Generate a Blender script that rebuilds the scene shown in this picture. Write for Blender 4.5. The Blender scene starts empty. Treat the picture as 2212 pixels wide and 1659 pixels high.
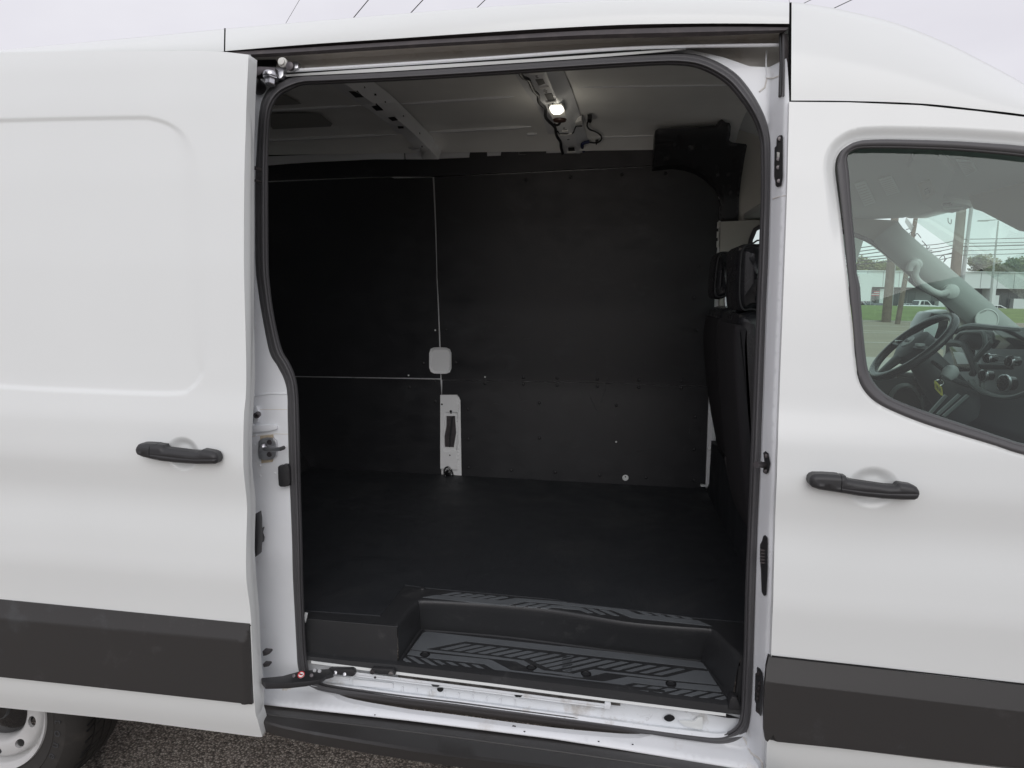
import bpy, bmesh, math, random
import numpy as np
from mathutils import Vector, Matrix
from mathutils.geometry import delaunay_2d_cdt
random.seed(4)
sc = bpy.context.scene
# ------------------------------------------------------------------ camera
F, CX, CY = 1500., 1106., 829.5
YAW, PITCH, ROLL = math.radians(8.23), math.radians(7.27), math.radians(.925)
CAM = np.array([0., -1.75, 1.65])
FW = np.array([-math.sin(YAW)*math.cos(PITCH), math.cos(YAW)*math.cos(PITCH), -math.sin(PITCH)])
_r = np.array([math.cos(YAW), math.sin(YAW), 0.]); _u = np.cross(_r, FW)
RT = math.cos(ROLL)*_r + math.sin(ROLL)*_u
UP = -math.sin(ROLL)*_r + math.cos(ROLL)*_u
cd = bpy.data.cameras.new('camera'); cam = bpy.data.objects.new('camera', cd); sc.collection.objects.link(cam)
cam.matrix_world = Matrix(((RT[0], UP[0], -FW[0], CAM[0]), (RT[1], UP[1], -FW[1], CAM[1]), (RT[2], UP[2], -FW[2], CAM[2]), (0, 0, 0, 1)))
cd.sensor_width = 36; cd.lens = F/2212*36; cd.clip_start = .05; cd.clip_end = 3000
sc.camera = cam
sc.view_settings.view_transform = 'Standard'; sc.view_settings.look = 'None'
sc.view_settings.exposure = .16; sc.view_settings.gamma = 1; sc.view_settings.use_curve_mapping = False
# ------------------------------------------------------------------ sky and sun (bright overcast day)
SUN_EL, SUN_AZ = math.radians(30), math.radians(168)
w = bpy.data.worlds.new('World'); sc.world = w; w.use_nodes = True
nt = w.node_tree; nt.nodes.clear()
def N(nt, t, **k):
    n = nt.nodes.new(t)
    for a, b in k.items(): setattr(n, a, b)
    return n
out = N(nt, 'ShaderNodeOutputWorld'); add = N(nt, 'ShaderNodeAddShader')
sky = N(nt, 'ShaderNodeTexSky', sky_type='NISHITA', sun_disc=False, sun_elevation=SUN_EL, sun_rotation=SUN_AZ)
b1 = N(nt, 'ShaderNodeBackground'); b1.inputs[1].default_value = .008
b2 = N(nt, 'ShaderNodeBackground'); b2.inputs[1].default_value = 1.0
tc = N(nt, 'ShaderNodeTexCoord'); sx = N(nt, 'ShaderNodeSeparateXYZ')
rp = N(nt, 'ShaderNodeValToRGB'); e = rp.color_ramp.elements
e[0].position = 0; e[0].color = (.67, .655, .685, 1); e[1].position = 1; e[1].color = (.76, .755, .785, 1)
ns = N(nt, 'ShaderNodeTexNoise'); ns.inputs['Scale'].default_value = 2.6; ns.inputs['Detail'].default_value = 4
mp = N(nt, 'ShaderNodeMapping'); mp.inputs['Scale'].default_value = (1, 1, 2.4)
r2 = N(nt, 'ShaderNodeValToRGB'); e = r2.color_ramp.elements
e[0].position = .3; e[0].color = (.90, .885, .915, 1); e[1].position = .72; e[1].color = (1.07, 1.065, 1.07, 1)
mx = N(nt, 'ShaderNodeMixRGB', blend_type='MULTIPLY'); mx.inputs[0].default_value = 1
L = nt.links.new
L(tc.outputs['Generated'], sx.inputs[0]); L(sx.outputs[2], rp.inputs[0]); L(tc.outputs['Generated'], mp.inputs[0]); L(mp.outputs[0], ns.inputs[0])
L(ns.outputs[0], r2.inputs[0]); L(rp.outputs[0], mx.inputs[1]); L(r2.outputs[0], mx.inputs[2]); L(mx.outputs[0], b2.inputs[0])
L(sky.outputs[0], b1.inputs[0]); L(b1.outputs[0], add.inputs[0]); L(b2.outputs[0], add.inputs[1]); L(add.outputs[0], out.inputs[0])
sl = bpy.data.lights.new('sun', 'SUN'); sl.energy = .85; sl.angle = math.radians(45); sl.color = (1, .985, .965)
so = bpy.data.objects.new('sun', sl); sc.collection.objects.link(so)
so.rotation_euler = Vector((math.sin(SUN_AZ)*math.cos(SUN_EL), math.cos(SUN_AZ)*math.cos(SUN_EL), math.sin(SUN_EL))).to_track_quat('Z', 'Y').to_euler()
GZ = -.06                                  # ground height
# ------------------------------------------------------------------ ray helpers: a pixel of the photo on a surface at its own distance
RG = dict(A=(0, 0, .63291), B=(800, 0, .63291), C=(2000, 0, .63291), D=(2800, 0, .57866), E=(3200, 500, .39783), F=(3200, 1100, .48222),
          G=(2600, 800, .78387), H=(1500, 1200, .63291), I=(1000, 2200, .5425), J=(2000, 2200, .5425), K=(0, 2200, .5425), L=(900, 1400, .5423),
          M=(400, 1600, .31646), N=(2880, 1700, .81967), O=(0, 2780, .217), P=(900, 100, .21097), Q=(3360, 1500, .3255), R=(3800, 1100, .36176),
          S=(2950, 2600, .27739), T=(2000, 200, .31646), U=(1200, 50, .36166), U2=(2000, 50, .36166), V=(0, 0, 1.84448))
def q(r, s):
    x0, y0, k = RG[r]; o = []
    for t in s.split():
        a, b = t.split(','); o.append(((x0+float(a)*k)/1.84448, (y0+float(b)*k)/1.84448))
    return o
def ray(x, y): return FW*F + RT*(x-CX) - UP*(y-CY)
def at(x, y, ax, v):
    i = 'xyz'.index(ax); d = ray(x, y); return CAM + d*((v-CAM[i])/d[i])
def on(x, y, fn):
    d = ray(x, y); Y = 0.
    for _ in range(30):
        p = CAM + d*((Y-CAM[1])/d[1]); Yn = float(fn(np.array([p[0]]), np.array([p[2]]))[0])
        if abs(Yn-Y) < 1e-6: break
        Y = Y*.3 + Yn*.7
    return CAM + d*((Y-CAM[1])/d[1])
def onz(x, y, fz):
    d = ray(x, y); z = 2.4
    for _ in range(40):
        p = CAM + d*((z-CAM[2])/d[2]); z = z*.5 + .5*fz(p[1])
    return CAM + d*((z-CAM[2])/d[2])
def tab(pts, n=600, sm=9):
    xs = np.array([p[0] for p in pts]); ys = np.array([p[1] for p in pts])
    g = np.linspace(xs[0], xs[-1], n); v = np.interp(g, xs, ys)
    k = np.hanning(sm+2)[1:-1]; k /= k.sum()
    v = np.convolve(np.pad(v, sm//2, mode='edge'), k, 'valid')
    return lambda z: np.interp(z, g, v)
Stab = tab([(-.2, .06), (.3, .07), (.384, .045), (.448, .022), (.51, .010), (.74, .006), (.80, .002), (.886, -.007), (.98, -.001), (1.06, .009), (1.10, .009),
            (1.19, -.004), (1.30, .003), (1.385, .018), (1.49, .028), (1.72, .046), (1.95, .073), (2.15, .105), (2.26, .13), (2.34, .16), (2.45, .22), (2.7, .5)], 1500, 41)
def S(x, z): return Stab(z) + .035*np.clip(x-.75, 0, None)**2
def Soff(o): return lambda x, z: S(x, z)+o
Wtab = tab([(0, 1.86), (.66, 1.86), (1.2, 1.87), (1.6, 1.84), (2.0, 1.79), (2.25, 1.74), (2.4, 1.68), (2.6, 1.6)], 600, 41)
def W(x, z): return Wtab(z)
def Woff(o): return lambda x, z: Wtab(z)+o
zc = lambda Y: float(np.interp(Y, [0, .25, .33, .42, .6, .8, 1.03, 1.3, 1.48, 1.56, 1.61, 1.655, 1.8], [2.23, 2.33, 2.36, 2.385, 2.42, 2.437, 2.447, 2.440, 2.418, 2.395, 2.370, 2.333, 2.25]))
def cat(P, m=6, closed=False):
    P = [np.array(p, float) for p in P]; n = len(P); o = []
    rng = n if closed else n-1
    for i in range(rng):
        g = lambda j: P[j % n] if closed else P[min(max(j, 0), n-1)]
        a, b, c, d = g(i-1), g(i), g(i+1), g(i+2)
        for k in range(m):
            t = k/m
            o.append(.5*((2*b)+(c-a)*t+(2*a-5*b+4*c-d)*t*t+(3*b-a-3*c+d)*t**3))
    if not closed: o.append(P[-1])
    return o
def resamp(P, n, closed=False):
    P = [np.array(p, float) for p in P]
    if closed: P = P+[P[0]]
    A = np.array(P); d = np.r_[0, np.cumsum(np.linalg.norm(np.diff(A, axis=0), axis=1))]
    t = np.linspace(0, d[-1], n+1)[:-1] if closed else np.linspace(0, d[-1], n)
    return [np.array([np.interp(u, d, A[:, k]) for k in range(A.shape[1])]) for u in t]
def ss(t): t = np.clip(t, 0, 1); return t*t*(3-2*t)
def pdist(X, Z, poly, closed=True):
    P = np.array(poly); Q = np.roll(P, -1, 0) if closed else P[1:]
    if not closed: P = P[:-1]
    d = np.full(X.shape, 1e9)
    for (ax, az), (bx, bz) in zip(P, Q):
        vx, vz = bx-ax, bz-az; t = np.clip(((X-ax)*vx+(Z-az)*vz)/(vx*vx+vz*vz+1e-12), 0, 1)
        d = np.minimum(d, np.hypot(X-ax-t*vx, Z-az-t*vz))
    return d
def inside(X, Z, poly):
    P = np.array(poly); r = np.zeros(X.shape, bool)
    for (ax, az), (bx, bz) in zip(P, np.roll(P, -1, 0)):
        if az == bz: continue
        c = ((az > Z) != (bz > Z)) & (X < (bx-ax)*(Z-az)/(bz-az)+ax); r ^= c
    return r
def sdf(X, Z, poly): return np.where(inside(X, Z, poly), 1, -1)*pdist(X, Z, poly)   # positive inside
# ------------------------------------------------------------------ object helpers
COL = sc.collection
def tag(o, label=None, cat=None, group=None, kind=None):
    for k, v in (('label', label), ('category', cat), ('group', group), ('kind', kind)):
        if v: o[k] = v
    return o
def thing(name, loc, label, cat, group=None):
    o = bpy.data.objects.new(name, None); COL.objects.link(o); o.location = loc; o.empty_display_size = .1
    return tag(o, label, cat, group)
def link(name, me, mat, parent=None, label=None):
    if mat and not me.materials: me.materials.append(mat)
    o = bpy.data.objects.new(name, me); COL.objects.link(o)
    if parent is not None:
        o.parent = parent
        if parent.type == 'EMPTY': o.matrix_parent_inverse = Matrix.Translation(-parent.location)
    if label: o['label'] = label
    return o
def mesh(name, V, Fc, mat, parent=None, smooth=True, nor=None, sharp=40, label=None):
    me = bpy.data.meshes.new(name); me.from_pydata([tuple(map(float, v)) for v in V], [], Fc); me.update()
    if smooth:
        me.polygons.foreach_set('use_smooth', [True]*len(me.polygons))
        if nor is not None: me.normals_split_custom_set_from_vertices(nor)
        elif sharp: me.set_sharp_from_angle(angle=math.radians(sharp))
    return link(name, me, mat, parent, label)
class MB:
    def __init__(s): s.V, s.F = [], []
    def add(s, V, Fc):
        n = len(s.V); s.V += [tuple(map(float, v)) for v in V]; s.F += [tuple(i+n for i in f) for f in Fc]; return s
    def box(s, c, d, rot=None):
        c = Vector(c); hx, hy, hz = d[0]/2, d[1]/2, d[2]/2; R = rot or Matrix.Identity(3)
        V = [c + R @ Vector((a*hx, b*hy, e*hz)) for a in (-1, 1) for b in (-1, 1) for e in (-1, 1)]
        return s.add(V, [(0, 1, 3, 2), (4, 6, 7, 5), (0, 4, 5, 1), (2, 3, 7, 6), (0, 2, 6, 4), (1, 5, 7, 3)])
    def prism(s, poly, vec):
        n = len(poly); P = [Vector(map(float, p)) for p in poly]; v = Vector(vec)
        nrm = sum(((P[i]-P[0]).cross(P[(i+1) % n]-P[0]) for i in range(n)), Vector())
        if nrm.dot(v) > 0: P.reverse()
        return s.add(P+[p+v for p in P], [tuple(range(n)), tuple(range(2*n-1, n-1, -1))]+[(i, i+n, (i+1) % n+n, (i+1) % n) for i in range(n)])
    def tube(s, path, r, seg=8, cap=True, flat=1.):
        P = [Vector(map(float, p)) for p in path]; n = len(P); rr = r if hasattr(r, '__len__') else [r]*n; V, Fc = [], []; up = None
        for i in range(n):
            t = (P[min(i+1, n-1)]-P[max(i-1, 0)]).normalized()
            if up is None: up = t.orthogonal().normalized() if abs(t.z) > .9 else (Vector((0, 0, 1))-t*t.z).normalized()
            else: up = (up-t*up.dot(t)).normalized()
            sd = t.cross(up)
            for k in range(seg):
                a = 2*math.pi*k/seg; V.append(P[i]+sd*math.cos(a)*rr[i]+up*math.sin(a)*rr[i]*flat)
        for i in range(n-1):
            for k in range(seg):
                a, b = i*seg+k, i*seg+(k+1) % seg; Fc.append((a, b, b+seg, a+seg))
        if cap: Fc += [tuple(reversed(range(seg))), tuple(range((n-1)*seg, n*seg))]
        return s.add(V, Fc)
    def lathe(s, prof, c, axis, seg=24, u=None, cap=True):          # prof: (r, h) pairs; h along the axis
        A = Vector(axis).normalized(); U = A.orthogonal().normalized(); Wv = A.cross(U); c = Vector(map(float, c)); V, Fc = [], []
        for r, h in prof:
            for k in range(seg):
                a = 2*math.pi*k/seg; V.append(c+A*h+(U*math.cos(a)+Wv*math.sin(a))*r)
        for i in range(len(prof)-1):
            for k in range(seg):
                a, b = i*seg+k, i*seg+(k+1) % seg; Fc.append((a, b, b+seg, a+seg))
        if cap: Fc += [tuple(reversed(range(seg))), tuple(range((len(prof)-1)*seg, len(prof)*seg))]
        return s.add(V, Fc)
    def build(s, name, mat, parent=None, bevel=0, seg=2, smooth=True, sharp=40, label=None, sub=0):
        me = bpy.data.meshes.new(name); me.from_pydata(s.V, [], s.F); me.update()
        if bevel or sub:
            bm = bmesh.new(); bm.from_mesh(me)
            if bevel:
                ed = [x for x in bm.edges if len(x.link_faces) == 2 and x.calc_face_angle(0) > math.radians(25)]
                bmesh.ops.bevel(bm, geom=ed, offset=bevel, segments=seg, affect='EDGES', profile=.6, clamp_overlap=True)
            bm.to_mesh(me); bm.free()
        if smooth:
            me.polygons.foreach_set('use_smooth', [True]*len(me.polygons)); me.set_sharp_from_angle(angle=math.radians(sharp))
        return link(name, me, mat, parent, label)
def loft(name, rows, mat, parent=None, m=1, closed=False, label=None, sharp=50, flip=False):
    if m > 1:
        R_ = [np.array(r) for r in rows]; rows = cat(R_, m)
    n = len(rows[0]); V = [p for r in rows for p in r]; Fc = []
    for i in range(len(rows)-1):
        for k in range(n if closed else n-1):
            a, b = i*n+k, i*n+(k+1) % n
            f = (a, a+n, b+n, b); Fc.append(tuple(reversed(f)) if flip else f)
    return mesh(name, V, Fc, mat, parent, sharp=sharp, label=label)
def toxz(pts, fn):
    o = []
    for p in pts:
        if p[0] == 'w': o.append((p[1], p[2]))
        else: r = on(p[0], p[1], fn); o.append((float(r[0]), float(r[2])))
    return o
def dens(P, d, closed=True):
    o = []; n = len(P)
    for i in range(n if closed else n-1):
        a, b = np.array(P[i]), np.array(P[(i+1) % n]); k = max(1, int(np.hypot(*(b-a))/d))
        o += [tuple(a+(b-a)*j/k) for j in range(k)]
    if not closed: o.append(tuple(P[-1]))
    return o
def clean(P, e=8e-4):
    o = []
    for p in P:
        if not o or math.hypot(p[0]-o[-1][0], p[1]-o[-1][1]) > e: o.append(p)
    while len(o) > 2 and math.hypot(o[0][0]-o[-1][0], o[0][1]-o[-1][1]) < e: o.pop()
    return o
def panel(name, pts, fn, mat, parent, res=.03, holes=(), extra=(), flange=.015, xz=False, label=None, edge=None, fvec=None):
    """sheet y=fn(x,z) inside an outline, with analytic normals and a turned-in rim"""
    P = clean(dens(pts if xz else toxz(pts, fn), edge or res)); H = [clean(dens(h, edge or res)) for h in holes]
    A = np.array(P); x0, z0 = A.min(0); x1, z1 = A.max(0)
    gx, gz = np.meshgrid(np.arange(x0, x1, res), np.arange(z0, z1, res)); gx = gx.copy(); gx[::2] += res/2
    G = np.c_[gx.ravel(), gz.ravel()]
    if len(extra): G = np.r_[G, np.array(extra)]
    dmin = np.full(len(G), .25*res); dmin[gx.size:] = .0012
    ok = inside(G[:, 0], G[:, 1], P) & (pdist(G[:, 0], G[:, 1], P) > dmin)
    for h in H: ok &= ~inside(G[:, 0], G[:, 1], h) & (pdist(G[:, 0], G[:, 1], h) > dmin)
    G = G[ok]
    vs = [Vector(map(float, p)) for p in P]; ed = [(i, (i+1) % len(P)) for i in range(len(P))]
    for h in H:
        b = len(vs); vs += [Vector(map(float, p)) for p in h]; ed += [(b+i, b+(i+1) % len(h)) for i in range(len(h))]
    nb = len(vs); vs += [Vector(map(float, p)) for p in G]
    ov, oe, of, _, _, _ = delaunay_2d_cdt(vs, ed, [], 0, 1e-6)
    X = np.array([v[0] for v in ov]); Z = np.array([v[1] for v in ov])
    T_ = np.array([f for f in of if len(f) == 3]); cx = X[T_].mean(1); cz = Z[T_].mean(1)
    k = inside(cx, cz, P)
    for h in H: k &= ~inside(cx, cz, h)
    T_ = T_[k]
    ar = (X[T_[:, 1]]-X[T_[:, 0]])*(Z[T_[:, 2]]-Z[T_[:, 0]])-(X[T_[:, 2]]-X[T_[:, 0]])*(Z[T_[:, 1]]-Z[T_[:, 0]])
    T_[ar < 0] = T_[ar < 0][:, ::-1]
    Y = fn(X, Z); h_ = 5e-4
    fx = (fn(X+h_, Z)-fn(X-h_, Z))/(2*h_); fz = (fn(X, Z+h_)-fn(X, Z-h_))/(2*h_)
    nr = np.c_[fx, -np.ones_like(fx), fz]; nr /= np.linalg.norm(nr, axis=1)[:, None]
    V = list(np.c_[X, Y, Z]); Fc = [tuple(map(int, t)) for t in T_]; NR = list(nr)
    if flange or fvec:
        cnt = {}
        for t in Fc:
            for a, b in ((t[0], t[1]), (t[1], t[2]), (t[2], t[0])): cnt[(a, b)] = 1
        be = [(a, b) for a, b in cnt if (b, a) not in cnt]; mp_ = {}
        def vv(i):
            if i not in mp_:
                mp_[i] = (len(V), len(V)+1); V.append(V[i].copy()); V.append(V[i]+np.array(fvec or (0, flange, 0))); NR.append((0, 0, 0)); NR.append((0, 0, 0))
            return mp_[i]
        for a, b in be:
            p, q_ = vv(a), vv(b); Fc.append((q_[0], p[0], p[1], q_[1]))
    return mesh(name, V, Fc, mat, parent, nor=[tuple(map(float, n)) for n in NR], label=label)
def rowsat(poly, ds, step=.01, closed=True):
    """extra points along offsets of a feature line"""
    P = np.array(resamp(poly, max(8, int(sum(np.linalg.norm(np.array(poly[i])-np.array(poly[(i+1) % len(poly)])) for i in range(len(poly)))/step)), closed)); o = []
    T_ = np.roll(P, -1, 0)-np.roll(P, 1, 0); T_ /= np.linalg.norm(T_, axis=1)[:, None]+1e-9
    for d in ds: o += list(np.c_[P[:, 0]-T_[:, 1]*d, P[:, 1]+T_[:, 0]*d])
    return o
def text(name, s, size, loc, rot, mat, parent, ext=.001):
    c = bpy.data.curves.new(name, 'FONT'); c.body = s; c.size = size; c.extrude = ext; c.align_x = 'CENTER'; c.align_y = 'CENTER'
    o = bpy.data.objects.new(name, c); COL.objects.link(o); bpy.context.view_layer.update()
    me = bpy.data.meshes.new_from_object(o.evaluated_get(bpy.context.evaluated_depsgraph_get())); bpy.data.objects.remove(o)
    me.transform(Matrix.Translation(loc) @ rot.to_4x4()); me.materials.clear(); me.materials.append(mat)
    return link(name, me, mat, parent)
def pillow(name, prof, Y0, Y1, r, mat, parent, label=None, n=6, dome=0.):
    """closed x,z outline carried along y with rounded edges and a slightly domed end face"""
    P = np.array([p for p in prof]); a = .5*np.sum(P[:, 0]*np.roll(P[:, 1], -1)-np.roll(P[:, 0], -1)*P[:, 1])
    if a < 0: P = P[::-1]
    T_ = np.roll(P, -1, 0)-np.roll(P, 1, 0); T_ /= np.linalg.norm(T_, axis=1)[:, None]+1e-9; Nn = np.c_[-T_[:, 1], T_[:, 0]]; c = P.mean(0); rows = []
    def ring(ins, y, sc=1): return [np.array([v[0], y, v[1]]) for v in (c+(P+Nn*ins-c)*sc)]
    for s_ in (.15, .45, .75): rows.append(ring(r, Y0-dome*(1-s_**2), s_))
    for k in range(n+1): t = k/n*math.pi/2; rows.append(ring(r*(1-math.sin(t)), Y0+r*(1-math.cos(t))))
    for k in range(n, -1, -1): t = k/n*math.pi/2; rows.append(ring(r*(1-math.sin(t)), Y1-r*(1-math.cos(t))))
    for s_ in (.75, .45, .15): rows.append(ring(r, Y1+dome*(1-s_**2), s_))
    m = len(P); V = [p for w_ in rows for p in w_]; Fc = [(i*m+k, i*m+(k+1) % m, (i+1)*m+(k+1) % m, (i+1)*m+k) for i in range(len(rows)-1) for k in range(m)]
    Fc += [tuple(reversed(range(m))), tuple(range((len(rows)-1)*m, len(rows)*m))]
    return mesh(name, V, Fc, mat, parent, sharp=80, label=label)
# ------------------------------------------------------------------ materials
def pbr(name, col, rough=.5, metal=0, coat=0, var=0, vscale=4, bump=0, bscale=200, spec=.5, dirt=None, dscale=6, dlo=.55, dhi=.75, emit=None, rvar=0, stretch=None, dust=None):
    m = bpy.data.materials.new(name); m.use_nodes = True; nt = m.node_tree; b = nt.nodes['Principled BSDF']
    b.inputs['Roughness'].default_value = rough; b.inputs['Metallic'].default_value = metal; b.inputs['Specular IOR Level'].default_value = spec
    b.inputs['Coat Weight'].default_value = coat; b.inputs['Coat Roughness'].default_value = .04 if name != 'white_paint' else .16; b.inputs['Base Color'].default_value = (*col, 1)
    if emit: b.inputs['Emission Color'].default_value = (*col, 1); b.inputs['Emission Strength'].default_value = emit
    t = N(nt, 'ShaderNodeTexCoord'); co = t.outputs['Object']
    if stretch:
        mp = N(nt, 'ShaderNodeMapping'); mp.inputs['Scale'].default_value = stretch; L = nt.links.new(co, mp.inputs[0]); co = mp.outputs[0]
    cur = None
    if var:
        n = N(nt, 'ShaderNodeTexNoise'); n.inputs['Scale'].default_value = vscale; n.inputs['Detail'].default_value = 6; nt.links.new(co, n.inputs[0])
        r = N(nt, 'ShaderNodeValToRGB'); r.color_ramp.elements[0].position = .3; r.color_ramp.elements[1].position = .7
        r.color_ramp.elements[0].color = (*[c*(1-var) for c in col], 1); r.color_ramp.elements[1].color = (*[min(1, c*(1+var)) for c in col], 1)
        nt.links.new(n.outputs[0], r.inputs[0]); cur = r.outputs[0]
    if dirt:
        n = N(nt, 'ShaderNodeTexNoise'); n.inputs['Scale'].default_value = dscale; n.inputs['Detail'].default_value = 8; n.inputs['Roughness'].default_value = .65; nt.links.new(co, n.inputs[0])
        r = N(nt, 'ShaderNodeMapRange'); r.inputs[1].default_value = dlo; r.inputs[2].default_value = dhi; nt.links.new(n.outputs[0], r.inputs[0])
        x = N(nt, 'ShaderNodeMixRGB'); x.inputs[1].default_value = (*col, 1); x.inputs[2].default_value = (*dirt, 1); nt.links.new(r.outputs[0], x.inputs[0])
        if cur: nt.links.new(cur, x.inputs[1])
        cur = x.outputs[0]
    if dust:
        n = N(nt, 'ShaderNodeTexNoise'); n.inputs['Scale'].default_value = dust[1]; n.inputs['Detail'].default_value = 10; n.inputs['Roughness'].default_value = .72; n.inputs['Distortion'].default_value = .6; nt.links.new(co, n.inputs[0])
        r = N(nt, 'ShaderNodeMapRange'); r.inputs[1].default_value = dust[2]; r.inputs[2].default_value = dust[3]; r.inputs[4].default_value = dust[4]; nt.links.new(n.outputs[0], r.inputs[0])
        x = N(nt, 'ShaderNodeMixRGB'); x.inputs[1].default_value = (*col, 1); x.inputs[2].default_value = (*dust[0], 1); nt.links.new(r.outputs[0], x.inputs[0])
        if cur: nt.links.new(cur, x.inputs[1])
        cur = x.outputs[0]
    if cur: nt.links.new(cur, b.inputs['Base Color'])
    if rvar:
        n = N(nt, 'ShaderNodeTexNoise'); n.inputs['Scale'].default_value = 9; n.inputs['Detail'].default_value = 7; nt.links.new(co, n.inputs[0])
        r = N(nt, 'ShaderNodeMapRange'); r.inputs[1].default_value = .3; r.inputs[2].default_value = .7; r.inputs[3].default_value = max(.02, rough-rvar); r.inputs[4].default_value = rough+rvar
        nt.links.new(n.outputs[0], r.inputs[0]); nt.links.new(r.outputs[0], b.inputs['Roughness'])
    if bump:
        n = N(nt, 'ShaderNodeTexNoise'); n.inputs['Scale'].default_value = bscale; n.inputs['Detail'].default_value = 3; nt.links.new(co, n.inputs[0])
        u = N(nt, 'ShaderNodeBump'); u.inputs['Strength'].default_value = bump; u.inputs['Distance'].default_value = .002; nt.links.new(n.outputs[0], u.inputs['Height']); nt.links.new(u.outputs[0], b.inputs['Normal'])
    return m
M = {}
M['white'] = pbr('white_paint', (.785, .808, .80), .38, coat=.65, var=.015, vscale=1.5, spec=.4, rvar=.04)
M['whitein'] = pbr('white_inner_paint', (.82, .84, .865), .42, coat=.25, var=.03, vscale=7, dirt=(.45, .40, .33), dscale=9, dlo=.60, dhi=.95)
M['whitedirt'] = pbr('grimy_white_paint', (.72, .695, .655), .5, var=.05, vscale=9, dirt=(.42, .35, .27), dscale=12, dlo=.55, dhi=.95)
M['inner'] = pbr('inner_roof_paint', (.90, .90, .87), .5, var=.05, vscale=3, bump=.03)
M['clad'] = pbr('cladding_plastic', (.036, .0345, .034), .42, bump=.12, bscale=900, dirt=(.09, .10, .105), dscale=5, dlo=.62, dhi=.95, spec=.5, dust=((.16, .16, .16), 3.1, .60, .76, .35))
M['plast'] = pbr('black_plastic', (.028, .028, .030), .46, bump=.15, bscale=700, dirt=(.04, .042, .045), dscale=14, dlo=.6, dhi=.9)
M['grey_plast'] = pbr('dark_grey_plastic', (.05, .052, .056), .5, bump=.15, bscale=600, var=.1, vscale=5)
M['rubber'] = pbr('seal_rubber', (.085, .083, .087), .5, bump=.1, bscale=300, dirt=(.085, .082, .08), dscale=18, dlo=.62, dhi=.9)
M['trimrub'] = pbr('gutter_rubber', (.055, .048, .05), .6, bump=.2, bscale=300, dirt=(.11, .095, .09), dscale=30, dlo=.5, dhi=.9)
M['liner'] = pbr('black_liner_board', (.019, .0195, .022), .38, bump=.12, bscale=60, dirt=(.034, .036, .040), dscale=5, dlo=.58, dhi=.95, stretch=(1, 1, 1.6), dust=((.055, .058, .063), 3.2, .58, .74, .35), rvar=.08)
M['mat'] = pbr('rubber_floor_mat', (.022, .024, .0275), .58, bump=.6, bscale=420, dirt=(.040, .043, .046), dscale=260, dlo=.56, dhi=.70, spec=.4, dust=((.060, .060, .058), 2.4, .54, .74, .4), rvar=.1)
M['pillar'] = pbr('pillar_trim_grey', (.40, .41, .395), .8)
M['sillw'] = pbr('sill_paint', (.76, .785, .81), .4, coat=.2, var=.03, vscale=8, dirt=(.36, .31, .25), dscale=11, dlo=.56, dhi=.80, dust=((.20, .17, .14), 28, .60, .74, .6))
M['stepplast'] = pbr('step_plastic', (.029, .030, .032), .38, bump=.25, bscale=500, dirt=(.085, .088, .092), dscale=22, dlo=.62, dhi=.9, dust=((.12, .12, .118), 9, .58, .75, .4), rvar=.08)
M['whitebr'] = pbr('bright_white_paint', (.88, .89, .90), .35, coat=.4)
M['tread'] = pbr('tread_grey', (.120, .130, .139), .55, bump=.15, bscale=300, var=.08, vscale=14, dirt=(.19, .20, .21), dscale=40, dlo=.66, dhi=.8)
M['metal'] = pbr('zinc_metal', (.55, .55, .57), .28, metal=1, var=.1, vscale=30)
M['dmetal'] = pbr('dark_metal', (.12, .11, .115), .4, metal=.8, var=.2, vscale=40)
M['steel'] = pbr('painted_steel_rim', (.60, .60, .595), .40, coat=.3, var=.06, vscale=12, dirt=(.36, .34, .31), dscale=16, dlo=.58, dhi=.9)
M['tyre'] = pbr('tyre_rubber', (.030, .028, .026), .72, bump=.2, bscale=150, dirt=(.055, .05, .045), dscale=12)
M['beige'] = pbr('beige_trim', (.52, .50, .45), .75, bump=.1, bscale=500)
M['head'] = pbr('headliner_cloth', (.62, .63, .61), .9, bump=.2, bscale=900)
M['dash'] = pbr('dash_plastic', (.055, .058, .062), .5, bump=.2, bscale=500)
M['dash2'] = pbr('dash_grey_trim', (.13, .14, .14), .4)
M['leather'] = pbr('black_leather', (.022, .022, .025), .24, bump=.35, bscale=330, rvar=.06)
M['fabric'] = pbr('seat_back_fabric', (.022, .020, .023), .9, bump=.4, bscale=900)
M['black'] = pbr('matt_black', (.006, .006, .007), .6)
M['gloss'] = pbr('gloss_black', (.008, .008, .009), .12, coat=.5)
M['screen'] = pbr('display_screen', (.30, .33, .34), .2, emit=.25)
M['lamp'] = pbr('lit_lamp_lens', (1, .95, .84), .3, emit=1.7)
M['lampbody'] = pbr('lamp_body', (.7, .7, .66), .35)
M['yellow'] = pbr('yellow_tag', (.62, .55, .10), .5, var=.1, vscale=300)
M['paper'] = pbr('label_paper', (.82, .83, .81), .7)
M['red'] = pbr('red_print', (.55, .02, .03), .5)
M['blue'] = pbr('blue_tape', (.02, .03, .10), .5)
M['tan'] = pbr('old_tape', (.45, .38, .28), .7, var=.15, vscale=60)
M['mirror'] = pbr('mirror_face', (.8, .85, .85), .03, metal=1)
M['wood'] = pbr('pole_wood', (.15, .12, .095), .85, var=.2, vscale=3, bump=.5, bscale=30)
M['wire'] = pbr('cable_black', (.02, .02, .022), .5)
M['galv'] = pbr('galvanised', (.38, .39, .40), .5)
M['bwall'] = pbr('building_white', (.62, .66, .66), .5, var=.03, vscale=.3)
M['bgrey'] = pbr('building_grey', (.16, .165, .17), .5, var=.06, vscale=.4)
M['bglass'] = pbr('building_glass', (.05, .06, .065), .1, coat=.5)
M['trunk'] = pbr('bark', (.09, .07, .05), .9)
M['leaf'] = pbr('leaves', (.06, .085, .03), .7, var=.35, vscale=.8)
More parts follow.
